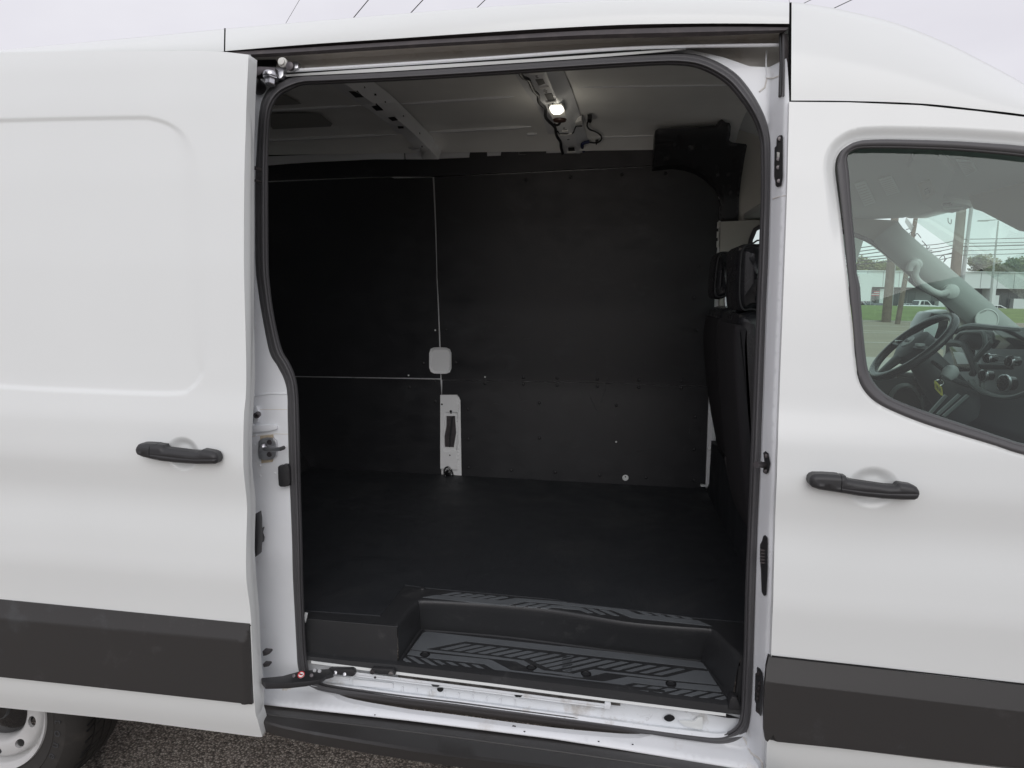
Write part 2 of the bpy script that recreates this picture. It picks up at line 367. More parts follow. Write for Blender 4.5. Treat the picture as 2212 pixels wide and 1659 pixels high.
M['conc'] = pbr('concrete_road', (.26, .225, .165), .85, var=.10, vscale=.35, bump=.2, bscale=20)
M['line'] = pbr('road_paint', (.75, .74, .70), .7)
M['kerb'] = pbr('kerb_concrete', (.36, .34, .30), .85, var=.08, vscale=1)
M['grass'] = pbr('grass', (.145, .20, .055), .9, var=.25, vscale=.9, bump=.6, bscale=6)
M['cwhite'] = pbr('car_white', (.7, .71, .72), .25, coat=.6)
M['csilver'] = pbr('car_silver', (.30, .31, .33), .3, metal=.5, coat=.6)
M['cred'] = pbr('car_maroon', (.10, .015, .02), .3, coat=.6)
M['cdark'] = pbr('car_dark_blue', (.02, .03, .05), .3, coat=.6)
M['cglass'] = pbr('car_glass', (.02, .025, .03), .05, coat=.4)
M['flagred'] = pbr('flag_cloth', (.5, .06, .08), .8)
def glassmat(name, tint, k=1.5):
    m = bpy.data.materials.new(name); m.use_nodes = True; nt = m.node_tree; nt.nodes.clear()
    o = N(nt, 'ShaderNodeOutputMaterial'); mi = N(nt, 'ShaderNodeMixShader'); tr = N(nt, 'ShaderNodeBsdfTransparent'); gl = N(nt, 'ShaderNodeBsdfGlossy')
    fr = N(nt, 'ShaderNodeFresnel'); fr.inputs[0].default_value = 1.5; mu = N(nt, 'ShaderNodeMath', operation='MULTIPLY'); mu.inputs[1].default_value = k; mu.use_clamp = True
    tr.inputs[0].default_value = (*tint, 1); gl.inputs['Roughness'].default_value = .0; gl.inputs[0].default_value = (.92, .97, .95, 1)
    l = nt.links.new; l(fr.outputs[0], mu.inputs[0]); l(mu.outputs[0], mi.inputs[0]); l(tr.outputs[0], mi.inputs[1]); l(gl.outputs[0], mi.inputs[2]); l(mi.outputs[0], o.inputs[0])
    return m
M['glass'] = glassmat('tinted_door_glass', (.82, .99, .925), 1.2)
M['glass2'] = glassmat('tinted_far_glass', (.88, 1.0, .955), 1.3)
def asphalt():
    m = bpy.data.materials.new('asphalt_aggregate'); m.use_nodes = True; nt = m.node_tree; b = nt.nodes['Principled BSDF']; l = nt.links.new
    t = N(nt, 'ShaderNodeTexCoord'); v = N(nt, 'ShaderNodeTexVoronoi'); v.inputs['Scale'].default_value = 125; l(t.outputs['Object'], v.inputs[0])
    r = N(nt, 'ShaderNodeValToRGB'); e = r.color_ramp.elements; e[0].color = (.20, .17, .145, 1); e[1].color = (.80, .73, .65, 1); e.new(.55).color = (.52, .45, .39, 1); e[0].position = .05
    s = N(nt, 'ShaderNodeSeparateColor'); l(v.outputs['Color'], s.inputs[0]); l(s.outputs[0], r.inputs[0])
    r3 = N(nt, 'ShaderNodeMapRange'); r3.inputs[1].default_value = .25; r3.inputs[2].default_value = .6; r3.inputs[3].default_value = 1; r3.inputs[4].default_value = .35; l(v.outputs['Distance'], r3.inputs[0])
    n = N(nt, 'ShaderNodeTexNoise'); n.inputs['Scale'].default_value = 1.7; n.inputs['Detail'].default_value = 5; l(t.outputs['Object'], n.inputs[0])
    r4 = N(nt, 'ShaderNodeMapRange'); r4.inputs[1].default_value = .3; r4.inputs[2].default_value = .7; r4.inputs[3].default_value = .75; r4.inputs[4].default_value = 1.2; l(n.outputs[0], r4.inputs[0])
    x = N(nt, 'ShaderNodeMixRGB', blend_type='MULTIPLY'); x.inputs[0].default_value = 1; l(r.outputs[0], x.inputs[1]); l(r3.outputs[0], x.inputs[2])
    y = N(nt, 'ShaderNodeMixRGB', blend_type='MULTIPLY'); y.inputs[0].default_value = 1; l(x.outputs[0], y.inputs[1]); l(r4.outputs[0], y.inputs[2])
    # a crack
    mp = N(nt, 'ShaderNodeMapping'); mp.inputs['Scale'].default_value = (1, 1, 0); l(t.outputs['Object'], mp.inputs[0])
    n2 = N(nt, 'ShaderNodeTexNoise'); n2.inputs['Scale'].default_value = 9; n2.inputs['Detail'].default_value = 4; l(mp.outputs[0], n2.inputs[0])
    mx = N(nt, 'ShaderNodeMixRGB'); mx.inputs[0].default_value = .06; l(mp.outputs[0], mx.inputs[1]); l(n2.outputs['Color'], mx.inputs[2])
    v2 = N(nt, 'ShaderNodeTexVoronoi', feature='DISTANCE_TO_EDGE'); v2.inputs['Scale'].default_value = .7; l(mx.outputs[0], v2.inputs[0])
    r5 = N(nt, 'ShaderNodeMapRange'); r5.inputs[1].default_value = .004; r5.inputs[2].default_value = .016; r5.inputs[3].default_value = .5; r5.inputs[4].default_value = 1; l(v2.outputs[0], r5.inputs[0])
    z = N(nt, 'ShaderNodeMixRGB', blend_type='MULTIPLY'); z.inputs[0].default_value = 1; l(y.outputs[0], z.inputs[1]); l(r5.outputs[0], z.inputs[2])
    l(z.outputs[0], b.inputs['Base Color']); b.inputs['Roughness'].default_value = .85
    u = N(nt, 'ShaderNodeBump'); u.inputs['Strength'].default_value = .9; u.inputs['Distance'].default_value = .004; l(r3.outputs[0], u.inputs['Height']); l(u.outputs[0], b.inputs['Normal'])
    return m
M['asph'] = asphalt()
# ================================================================== THE VAN
van = thing('cargo_van', (0, 1.0, GZ), 'white cargo van with its right sliding door open onto a black-lined cargo bay', 'van')
# ---- sliding door ------------------------------------------------
dskin = [(537, 118), (533, 205), (531, 275), (528, 377), (527, 569), (531.4, 759), (531.4, 847), (526.7, 906), (526, 1009), (533.5, 1091), (532, 1170.6), (532, 1247),
         (539.7, 1310), (543, 1351.5), (550, 1519), (557, 1557), (566.8, 1592)]
dskin = [tuple(p) for p in cat(dskin, 5)]
DO = -.075
rec = [tuple(p) for p in cat([(-250, 268), (0, 260), (280, 254), (330, 257), (367, 270), (392, 292), (405, 330), (412, 400), (424, 600), (437, 780), (432, 815), (412, 838), (376, 850), (200, 845), (0, 835), (-250, 815)], 5)]
recw = toxz([p for p in rec], Soff(DO)); recw = [(x if x > -2.02 else -2.02, z) for x, z in recw]
recw = clean(recw)
cup = (toxz([(394, 981)], Soff(DO))[0], .050, .047)
def doorfn(X, Z):
    y = S(X, Z)+DO
    d = sdf(X, Z, recw)
    wside = .016+.06*ss((X+1.30)/.14)*ss((Z-1.40)/.16)*ss((2.10-Z)/.16)
    y = y+.0048*ss(d/wside+.5)
    (cx, cz), rx, rz = cup
    r = np.sqrt(((X-cx)/rx)**2+((Z-cz)/rz)**2)
    y = y+.013*(1-ss((r-.46)/.58))*(r < 1.04)
    # soft dent at the rolled front edge
    return y
ell = lambda c, rx, rz, n=40: [(c[0]+rx*math.cos(2*math.pi*i/n), c[1]+rz*math.sin(2*math.pi*i/n)) for i in range(n)]
ex = rowsat(recw, [-.011, -.007, -.0035, 0, .0035, .007, .011, .018, .03, .045], .009)
for k in (1.04, 1.02, 1.0, .97, .94, .90, .86, .82, .78, .74, .70, .66, .6, .4): ex += ell(cup[0], cup[1]*k, cup[2]*k, 44)
bot = [(557, 1592), (294, 1558), (0, 1528)]
skinxz = toxz(dskin, Soff(DO))
xr = -2.27
botz = toxz(bot, Soff(DO))
doorpoly = [(xr, 2.30)]+[toxz([(0, 113)], Soff(DO))[0], toxz([(250, 111)], Soff(DO))[0], toxz([(436, 110)], Soff(DO))[0], toxz([(490, 112.5)], Soff(DO))[0]]+skinxz+botz+[(xr, botz[-1][1]+.002)]
door = panel('sliding_door', doorpoly, doorfn, M['white'], van, res=.028, extra=ex, flange=.045, xz=True, edge=.02)
# front return of the door: a face looking forward
sil = [tuple(p) for p in cat([(539, 118), (540, 205), (549, 272), (549.6, 377), (549.6, 569), (549.6, 759), (548, 876), (544.6, 935), (544.3, 994), (550.2, 1097), (548, 1141), (554, 1247), (559, 1310), (563, 1400), (570.6, 1487), (570.6, 1519), (570, 1543), (563, 1552), (558.5, 1557)], 5)]
a_ = resamp([on(x, y, Soff(DO)) for x, y in dskin[:-4]], 90)
b_ = resamp([on(x, y, Soff(DO+.05)) for x, y in sil], 90)
mid = [a*.65+b*.35+np.array([.0035, .004, 0]) for a, b in zip(a_, b_)]; mid2 = [a*.3+b*.7+np.array([.002, 0, 0]) for a, b in zip(a_, b_)]
loft('door_edge_return', [[a+np.array([0, .0005, 0]) for a in a_], mid, mid2, b_, [b+np.array([-.012, .012, 0]) for b in b_]], M['white'], door, m=3, flip=True, sharp=80)
inner = MB().prism([(-.985, Stab(z)+DO+.03, z) for z in np.linspace(2.2, .45, 30)]+[(-.985, Stab(z)+DO+.055, z) for z in np.linspace(.45, 2.2, 30)], (-1.24, 0, 0))
inner.build('door_inner_panel', M['whitein'], door)
# door cladding
def cladpanel(name, top, front, bottom, off, mat, parent, endramp=True, far=None):
    P = toxz(top+front+bottom, Soff(off-.012))
    xm = min(toxz(front, Soff(off)))[0]-.002; P = [(min(x, xm), z) for x, z in P]
    if far: P = P+far
    tp = toxz(top, Soff(off-.012)); fr = toxz(front, Soff(off-.012)); bt = toxz(bottom, Soff(off-.012))
    tl = [tp[0], tp[-1]]
    if far: tl = [(far[-1][0], far[-1][1])]+tl
    def fn(X, Z):
        dt = np.interp(X, *zip(*sorted(tp+([far[-1]] if far else []))))-Z
        h = .003+.021*np.minimum(dt/.058, 1)
        if endramp:
            de = pdist(X, Z, fr, False); h = np.minimum(h, .002+.018*np.clip(de/.026, 0, 1))
        db = Z-np.interp(X, *zip(*sorted(bt+([far[0]] if far and far[0][0] < bt[-1][0] else []))))
        h = np.minimum(h, .010+.02*np.clip(db/.006, 0, 1))
        return S(X, Z)+off-h
    return panel(name, P, fn, mat, parent, res=.011, xz=True, edge=.01, flange=.016, extra=rowsat(tl, [s_*d_ for s_ in (-1, 1) for d_ in (.055, .0575, .0585, .061)], .015, False)+rowsat(fr, [s_*d_ for s_ in (-1, 1) for d_ in (.026, .0295, .0305, .033)], .012, False))
far = [(-2.24, .512), (-2.24, .751)]
cladpanel('door_cladding', [(0, 1298.6), (542.7, 1352)], [(543, 1352), (550, 1521)], [(549, 1523.6), (0, 1462.7)], DO, M['clad'], door, True, far)
cs = loft('cladding_shadow_gap', [[on(x, y-1.6, Soff(DO-.001)) for x, y in ((0, 1298.6), (270, 1325), (542, 1351.5))], [on(x, y+1, Soff(DO-.001)) for x, y in ((0, 1298.6), (270, 1325), (542, 1351.5))]], M['black'], door)
# handles
def handle(parent, pts, cappts, seam, off, lab=None):
    def mk(nm, pl, par, exo=0):
        W_ = toxz(pl, Soff(off-.03)); W_ = [tuple(p) for p in W_]
        sm_ = toxz(seam, Soff(off-.03))
        def fn(X, Z):
            d = np.clip(sdf(X, Z, full), 0, 1); zs = np.interp(X, *zip(*sorted(sm_)))
            h = .026+.012*np.sqrt(np.clip(1-(1-np.clip(d/.0115, 0, 1))**2, 0, 1))
            h = h-.0016*np.exp(-((Z-zs)/.0011)**2)
            return S(X, Z)+off-h
        return panel(nm, W_, fn, M['plast'], par, res=.006, xz=True, edge=.004, flange=.022, extra=rowsat(sm_, [-.0012, 0, .0012], .006, False))
    full = toxz(pts, Soff(off-.03))
    g = mk('door_handle', pts, parent)
    return g, mk
def mkhandle(parent, off, cupc, grip, cap, seam, fullp, extra_cap='key_cap'):
    full = clean([tuple(p) for p in toxz(fullp, Soff(off-.03))]); sm_ = sorted(toxz(seam, Soff(off-.03)))
    def fn(X, Z):
        d = np.clip(sdf(X, Z, full), 0, 1); zs = np.interp(X, *zip(*sm_))
        h = .026+.012*np.sqrt(np.clip(1-(1-np.clip(d/.0125, 0, 1))**2, 0, 1))
        return S(X, Z)+off-h+.0007*np.exp(-((Z-zs)/.0014)**2)
    P = toxz(grip, Soff(off-.03)); g = panel('door_handle', P, fn, M['plast'], parent, res=.006, xz=True, edge=.003, flange=.02, extra=rowsat(sm_, [-.0012, 0, .0012], .005, False))
    P = toxz(cap, Soff(off-.03)); panel(extra_cap, P, fn, M['plast'], g, res=.006, xz=True, edge=.003, flange=.03)
    # mounting foot of the handle at its front end
    b = MB(); x, z = max(full)[0]-.03, min(sm_, key=lambda p: -p[0])[1]
    y = float(S(np.array([x]), np.array([z]))[0])+off
    b.box((x, y-.006, z-.002), (.03, .024, .014)); b.build('handle_mount', M['plast'], g, bevel=.003)
    x0 = min(full)[0]+.035; z0 = sm_[0][1]; b = MB(); b.box((x0, y-.006, z0), (.04, .024, .016)); b.build('handle_mount', M['plast'], g, bevel=.003)
ML = lambda s: [tuple(p) for p in q('M', s)]
fullL = ML('440,620 448,575 465,545 490,532 560,531 650,537 720,541 790,550 798,575 815,590 1000,612 1100,625 1200,631 1250,625 1262,612 1275,606 1400,628 1450,650 1473,690 1476,740 1462,775 1440,788 1300,791 1200,791 950,775 750,750 630,725 500,692 458,665')
gripL = ML('642,560 700,541 720,541 790,550 798,575 815,590 1000,612 1100,625 1200,631 1250,625 1262,612 1275,606 1400,628 1450,650 1473,690 1476,740 1462,775 1440,788 1300,791 1200,791 950,775 750,750 640,727')
capL = ML('440,620 448,575 465,545 490,532 560,531 650,537 695,540 636,562 634,726 500,692 458,665')
mkhandle(door, DO, None, gripL, capL, ML('430,612 640,660 1000,705 1200,722 1480,722'), fullL)
# ---- front door ---------------------------------------------------
fdl = [(1704.7, 219.6), (1700, 420), (1692, 640), (1686.5, 780), (1681.4, 921.7), (1674, 1150), (1665.8, 1415.9), (1657, 1600), (1655.5, 1659), (1653, 1745)]
fdt = [(1706.3, 220), (1831.8, 221), (1988.7, 227.5), (2114, 240.5), (2212, 252.5)]
wo = q('E', '345,500 339,430 343,370 356,310 400,238 480,180 540,158 600,145 740,138 900,137 1400,150 1800,172 2212,205')+[(2330, 333), (2450, 372), (2560, 440), (2660, 560), (2735, 700), (2760, 800), (2730, 900), (2650, 975), (2500, 1020), (2350, 1012)]+\
     list(reversed(q('F', '370,0 388,200 410,400 435,700 460,850 510,950 600,1040 750,1120 1000,1220 1300,1315 1600,1405 1825,1478')))+list(reversed(q('E', '345,500 372,730 400,1000 428,1330')))[:-1]
wi = q('E', '455,450 441,360 441,320 452,290 470,270 510,248 560,235 700,232 900,233 1100,238 1500,253 1900,285 2212,318')+[(2325, 356), (2435, 396), (2540, 460), (2635, 575), (2705, 705), (2728, 800), (2700, 880), (2630, 945), (2495, 990), (2350, 985)]+\
     list(reversed(q('F', '465,0 476,200 490,400 515,650 540,790 600,900 700,990 850,1060 1100,1150 1400,1250 1700,1350 1825,1385')))+list(reversed(q('E', '455,450 472,680 490,900 515,1150 540,1500')))[:-1]
FO = .0
sm = lambda P, m=3: [tuple(p) for p in cat(P, m, True)]
wow = clean(toxz(sm(wo), Soff(0)))
wow_in = wow
cupR = (toxz([(1868.5, 1043)], Soff(FO))[0], .053, .050)
cupR = (toxz([(2880*0+1561.4+732*.4444, 921.7+299*.4444)], Soff(FO))[0], .062, .053)
def fdfn(X, Z):
    y = S(X, Z)+FO
    d = -sdf(X, Z, wow)                       # distance outside the window
    top = ss((Z-1.72)/.25)
    y = y+.013*top*(1-ss((d-.004)/.030))+.003*(1-ss(d/.008))
    (cx, cz), rx, rz = cupR
    r = np.sqrt(((X-cx)/rx)**2+((Z-cz)/rz)**2)
    return y+.013*(1-ss((r-.46)/.58))*(r < 1.04)
ex = rowsat(wow, [s_*d_ for s_ in (-1, 1) for d_ in (.002, .005, .008, .012, .016, .020, .025, .030, .035, .04)], .01)
for k in (1.04, 1.02, 1.0, .97, .94, .90, .86, .82, .78, .74, .70, .66, .6, .4): ex += ell(cupR[0], cupR[1]*k, cupR[2]*k, 44)
fd = toxz(fdt, Soff(FO))+[(1.18, 2.055), (1.40, 1.93), (1.60, 1.75), (1.82, 1.45), (1.86, 1.2), (1.86, .75), (1.83, .38)]+list(reversed(toxz([tuple(p) for p in cat(fdl, 3)], Soff(FO))))
fdoor = panel('front_door', fd, fdfn, M['white'], van, res=.028, holes=[wow], extra=ex, flange=.03, xz=True, edge=.015)
# window seal and glass
def wfn(o): return lambda X, Z: S(X, Z)+o
so_ = resamp([np.array(p) for p in sm(wo)], 260, True); si_ = resamp([np.array(p) for p in sm(wi)], 1200, True)
pairs = []
for p in so_:
    d = [np.hypot(*(p-r)) for r in si_]; pairs.append(si_[int(np.argmin(d))])
rows = []
for t, h in ((0, -.012), (.02, .004), (.12, .0095), (.35, .0105), (.6, .008), (.72, .004), (.76, .0045), (.88, .003), (1., -.006), (1.02, -.02)):
    rows.append([on(*(a*(1-t)+b*t), lambda X, Z, h=h: S(X, Z)+.006-h) for a, b in zip(so_, pairs)])
loft('window_seal', rows, M['rubber'], fdoor, closed=True, sharp=70)
panel('window_glass', sm(wi), Soff(.022), M['glass'], fdoor, res=.08, flange=0)
cladpanel_r = [(1666.5, 1418.5), (2212, 1479)]
def clad_right():
    top = toxz([(1667.5, 1418.8), (1900, 1444.5), (2212, 1479.5)], Soff(0)); z1 = top[-1][1]
    edge = toxz(q('S', '430,100 385,220 345,440 332,750 330,1100 350,1235 385,1262'), Soff(-.018))
    bot = toxz([(1662, 1602), (1900, 1631), (2212, 1668)], Soff(-.018))
    P = [(1.84, z1)]+list(reversed(top))+edge+bot+[(1.84, bot[-1][1])]
    tl = [(1.84, z1)]+list(reversed(top)); bl = sorted(bot+[(1.84, bot[-1][1])])
    def fn(X, Z):
        dt = np.interp(X, *zip(*sorted(tl)))-Z; de = pdist(X, Z, edge, False); db = Z-np.interp(X, *zip(*bl))
        h = .003+.021*np.minimum(dt/.058, 1); h = np.minimum(h, .010+.03*np.clip(db/.005, 0, 1))
        return S(X, Z)-h
    panel('door_cladding', P, fn, M['clad'], fdoor, res=.02, xz=True, edge=.01, flange=.014, extra=rowsat(tl, [.056, .058, .060, -.056, -.058, -.060], .02, False))
    loft('cladding_shadow_gap', [[on(x, y-2, Soff(-.003)) for x, y in ((1666.5, 1417.5), (1900, 1443.2), (2212, 1478.2), (2400, 1499))], [on(x, y+1.4, Soff(-.003)) for x, y in ((1666.5, 1417.5), (1900, 1443.2), (2212, 1478.2), (2400, 1499))]], M['black'], fdoor)
clad_right()
NR_ = lambda s: [tuple(p) for p in q('N', s)]
fullR = NR_('421,268 424,250 434,238 450,232 500,232 560,236 600,241 608,255 640,264 740,278 800,287 845,289 850,280 862,275 920,284 945,295 958,315 960,330 952,350 935,358 880,358 780,352 660,338 567,322 470,307 435,295 425,285')
gripR = NR_('577,238 600,241 608,255 640,264 740,278 800,287 845,289 850,280 862,275 920,284 945,295 958,315 960,330 952,350 935,358 880,358 780,352 660,338 571,323')
capR = NR_('421,268 424,250 434,238 450,232 500,232 560,236 574,238 568,322 470,307 435,295 425,285')
mkhandle(fdoor, 0, None, gripR, capR, NR_('415,268 570,297 700,314 800,322 970,324'), fullR)
# ---- body around the opening -------------------------------------
SEo = [(1192.7, 129.7), (914, 148.6), (708, 160), (650.4, 162.8), (619, 168), (591.5, 181.9), (571, 205.9), (560.7, 240), (555.5, 308.8), (552, 377), (551.4, 446), (552, 569), (557, 620), (566, 680), (582, 759), (599.6, 791), (614.3, 820.7),
       (620.8, 853), (621.7, 906), (624.6, 1009), (627.6, 1082), (631, 1170.6), (632.8, 1246.8), (636, 1310), (640.7, 1398.6), (643.7, 1440), (652, 1466), (668.7, 1482.4), (695, 1495.6), (748, 1507.4), (865.7, 1523.6), (983.4, 1538.3), (1101, 1553.5),
       (1192.8, 1565), (1260.8, 1574), (1407.8, 1592.7), (1496, 1604), (1554.9, 1608.9), (1590, 1600), (1613.7, 1581), (1624, 1551.5), (1628.4, 1486.8), (1631.4, 1398.6), (1634.3, 1281), (1640, 1138.8), (1647.6, 986), (1654, 816), (1660, 646),
       (1664, 569), (1667.7, 429), (1667.7, 343), (1664.2, 291.7), (1647, 240), (1616.2, 188.7), (1581.9, 152.7), (1530.4, 125.2), (1479, 115), (1393, 117.4), (1280, 123.8)]
SEi = [(1192.7, 155.3), (914, 172.4), (708, 182), (655, 184.5), (627, 195.6), (606, 208), (591, 229), (583.5, 258), (580, 320), (579.5, 377), (579.5, 446), (580.5, 569), (584, 620), (592, 680), (608.4, 752), (626, 784), (639.3, 817),
       (644.3, 853), (646.7, 910), (649, 1009), (651, 1082), (653.5, 1170.6), (655, 1246.8), (657, 1310), (660.5, 1390), (665, 1436), (670, 1455), (681, 1465), (701, 1475), (748, 1482.4), (865.7, 1498.6), (983.4, 1512.5), (1101, 1528),
       (1192.8, 1540), (1260.8, 1549), (1407.8, 1569.5), (1496, 1580.5), (1549, 1585.3), (1575, 1579), (1593, 1563), (1599.5, 1540), (1602.5, 1486.8), (1606.4, 1398.6), (1609.3, 1281), (1614.9, 1138.8), (1621, 986), (1628.5, 800), (1635, 640),
       (1638, 569), (1643, 429), (1643, 343), (1640, 300), (1626, 258), (1596, 213), (1563, 177.5), (1513, 150), (1461.8, 141.5), (1393, 143), (1280, 149.7)]
A0 = [np.array(p) for p in cat(SEo, 5, True)]; B0 = [np.array(p) for p in cat(SEi, 5, True)]
sealb = lambda o: (lambda X, Z: S(X, Z)*.9+.105+o)
rows = []
for t, h in ((-.12, -.02), (0, .002), (.10, .007), (.22, .0115), (.28, .0115), (.33, .0115), (.38, .0155), (.50, .0195), (.58, .0215), (.63, .0205), (.70, .013), (.74, .011), (.78, .013), (.88, .010), (1.0, -.008), (1.0, -.045)):
    rows.append([on(*(a*(1-t)+b*t), lambda X, Z, h=h: sealb(-h)(X, Z)-.03*ss((Z-2.05)/.12)*(h > .003)) for a, b in zip(A0, B0)])
frame_px = [tuple(a*.94+b*.06) for a, b in zip(A0, B0)]
edgeR = toxz([(1708, 130), (1704.5, 219.6), (1700, 420), (1692, 640), (1681, 921.7), (1673.5, 1150), (1665.5, 1415.9), (1656.5, 1600), (1655, 1659), (1652, 1745)], Soff(.014))
edgeB = toxz([(1650, 1672), (1566.7, 1659.5), (1330, 1621), (1192.8, 1599.5), (880, 1560), (571.6, 1526), (440, 1508)], Soff(.02))
def framefn(X, Z):
    dr = pdist(X, Z, edgeR, False); db = pdist(X, Z, edgeB, False)
    base = S(X, Z)*.9+.105
    y = base-.083*(1-ss((dr-.003)/.036))+.004*np.exp(-((dr-.042)/.006)**2)
    y2 = base-.075*(1-ss((db-.004)/.027))
    k = .022                                            # crease line along the sill
    y2 = y2-.004*np.exp(-((db-.03)/.008)**2)
    y = np.minimum(y, y2)
    # steps on the rear pillar
    s1 = ss((Z-1.395)/.01)*0+ss((1.33-Z)/.012)*ss((Z-1.27)/.012)*ss((-1.0+.09-X)/.03)
    y = y+.012*s1*0
    return y
ledge = [(1684, 146), (1619.6, 143.4), (1560, 123), (1482.3, 105.5), (1457, 105.3), (1280, 117.3), (1084, 130.6), (846.7, 144.8), (650.6, 158.1), (600, 161.5), (560, 168), (470, 172)]
ledgew = toxz(ledge, sealb(0)); lf = ledgew
fo = list(reversed(lf))[0:0]
poly = [edgeR[0]]
poly = lf+[(lf[-1][0], 1.6), (lf[-1][0], 1.0), (edgeB[-1][0], edgeB[-1][1])]+list(reversed(edgeB))[1:]+[edgeR[-1]]+list(reversed(edgeR))[1:-1]
frame_in = clean(toxz(frame_px, framefn))
frame = panel('door_frame', poly, framefn, M['whitein'], van, res=.022, holes=[frame_in], flange=.02, xz=True, edge=.012, extra=rowsat(edgeR, [.004, .012, .02, .03, .04, .048, .056, .065], .02, False)+rowsat(edgeR, [-.004, -.012, -.02, -.03, -.04, -.048, -.056, -.065], .02, False)+rowsat(edgeB, [-.006, -.014, -.022, -.03, -.038, -.046, -.055, .006, .014, .022, .03, .038, .046, .055], .02, False))
loft('door_seal', rows, M['rubber'], van, closed=True, sharp=75)
# joints of the weatherstrip
# gap between frame and front door (dark back)
loft('door_gap', [[on(x-4, y, Soff(.05)) for x, y in fdl[:-1]], [on(x+14, y, Soff(.05)) for x, y in fdl[:-1]]], M['black'], van)
# header above the opening: gutter strip, rail recess, rail bead
T0 = [(420, 113), (480.7, 110.5), (560, 103), (650.6, 95.7), (866, 82.4), (1084.3, 67.7), (1300, 56.5), (1518, 50.2), (1706, 51.5)]
T1 = [(420, 116), (488, 111.6), (560, 107.5), (650.6, 102.6), (846.7, 89.9), (1084, 75.9), (1280, 64.4), (1518, 57), (1703, 58)]
T2 = [(440, 130), (500, 127), (560, 124), (650.6, 118.9), (846.7, 106.5), (1084, 92.8), (1280, 84), (1518, 78.5), (1694, 70.5)]
T0, T1, T2 = [resamp(cat(t, 6), 120) for t in (T0, T1, T2)]
g0 = [on(*p, Soff(.006)) for p in T0]; g1 = [on(*p, Soff(.018)) for p in T1]
g1b = [on(p[0], p[1]+1.5, Soff(.004)) for p in T1]; gm = [on(*(a*.45+b*.55), Soff(.0)) for a, b in zip(T1, T2)]; g2 = [on(*p, Soff(.012)) for p in T2]; g3 = [on(p[0], p[1]-1, Soff(.06)) for p in T2]
loft('gutter_trim', [g0, g1, g1b, gm, g2, g3], M['trimrub'], van, sharp=30)
bead = resamp(cat([(560, 157), (650.6, 151.3), (846.7, 139.4), (1084, 123.5), (1280, 109), (1400, 102.5), (1518, 99.5), (1690, 97)], 5), 90)
loft('rail_recess', [[on(p[0], p[1]-4, Soff(.05)) for p in T2], [on(a[0], (a[1]*.55+b[1]*.45), Soff(.115)) for a, b in zip(resamp(T2, 90), bead)] and resamp([on(a[0], (a[1]*.55+b[1]*.45), Soff(.085)) for a, b in zip(resamp(T2, 90), bead)], 120),
                     resamp([on(p[0], p[1]+3, Soff(.065)) for p in bead], 120)], M['whitedirt'], van, m=3)
MB().tube([on(*p, Soff(.05)) for p in bead], .0046, 12).build('rail_bead', M['whitein'], van)
MB().tube([on(p[0], p[1]+4.9, Soff(.06)) for p in bead[4:66]], .0012, 6).build('rail_lip', M['black'], van)
cr = [(520, 120), (1698, 70), (1704, 150), (1700, 160), (1619.6, 148), (1530, 122), (1450, 112), (1192, 135), (914, 150), (560, 172), (520, 172)]
panel('header_back', [tuple(p) for p in cr], lambda X, Z: S(X, Z)+.125+.02*ss((X-.2)/.2)*np.sin(np.clip((Z-2.19)/.1, 0, 1)*3.14), M['whitedirt'], van, res=.03, flange=.01)
lw_ = resamp(cat([(600, 161.8), (650.6, 158.1), (846.7, 144.8), (1084, 130.6), (1280, 117.3), (1457, 105.3), (1482, 105.4)], 5), 70)
lz_ = resamp(cat([(600, 167.5), (650.4, 163.6), (846.7, 153.6), (1084, 138), (1280, 124.6), (1457, 110), (1482, 106.5)], 5), 70)
loft('header_ledge', [[on(*p, sealb(.0)) for p in lw_], [on(p[0], p[1]+.8, sealb(-.045)) for p in lw_], [on(*p, sealb(-.040)) for p in lz_], [on(p[0], p[1]+1.0, sealb(-.01)) for p in lz_]], M['white'], van, sharp=30)
# vertical rubber flap at the right end of the rail
fl = q('C', '1748,208 1770,204 1800,215 1803,300 1806,420 1803,560 1795,610 1780,612 1745,606 1748,500 1752,400 1750,280')
pts = [on(*p, Soff(.03)) for p in fl]
MB().prism(pts, (0, .012, 0)).build('rubber_flap', M['trimrub'], van, bevel=.002)
MB().tube([on(*p, Soff(.022)) for p in q('C', '1770,210 1773,400 1772,606')], .003, 6).build('flap_rib', M['rubber'], van)
MB().tube([on(*p, Soff(.025)) for p in q('C', '1750,212 1758,400 1752,600')], .002, 6).build('flap_rib', M['grey_plast'], van)
# ---- roof sides ---------------------------------------------------
sil1 = [(485, 62), (766.6, 37.7), (1017, 17.3), (1192.8, 6.2), (1300, 1.5), (1420, -1.5), (1560, -1.5), (1707, 4.5)]
def roofpart(name, lowpts, silpts, n=60, Yl=.0, Ysil=.19):
    lo = resamp(cat(lowpts, 6), n); si = resamp(cat(silpts, 6), n); rows = []
    lo3 = [on(*p, Soff(Yl)) for p in lo]; si3 = [at(*p, 'y', Ysil) for p in si]
    ends = []
    for t in (0, .03, .25, .5, .75, .92, 1.0):
        r = []
        for a, b, A_, B_ in zip(lo, si, lo3, si3):
            Y = A_[1]+(B_[1]-A_[1])*(t**2.2); r.append(at(*(a*(1-t)+b*t), 'y', Y))
        rows.append(r)
    for Y, dz in ((.22, .009), (.30, .038), (.40, .066), (.60, .095), (1.03, .118), (1.46, .10), (1.70, .04), (1.86, -.09), (1.95, -.22)):
        rows.append([np.array([p[0], Y, p[2]+dz]) for p in si3])
    rows = [[p+np.array([0, .012, .004]) for p in rows[0]]]+rows
    # turned-down ends
    return loft(name, rows, M['white'], van, sharp=60)
lo1 = [(486.5, 110.2), (673.9, 95.2), (845.5, 83.8), (1017, 72), (1192.7, 61), (1358.8, 53), (1530, 50.6), (1704.5, 51.3)]
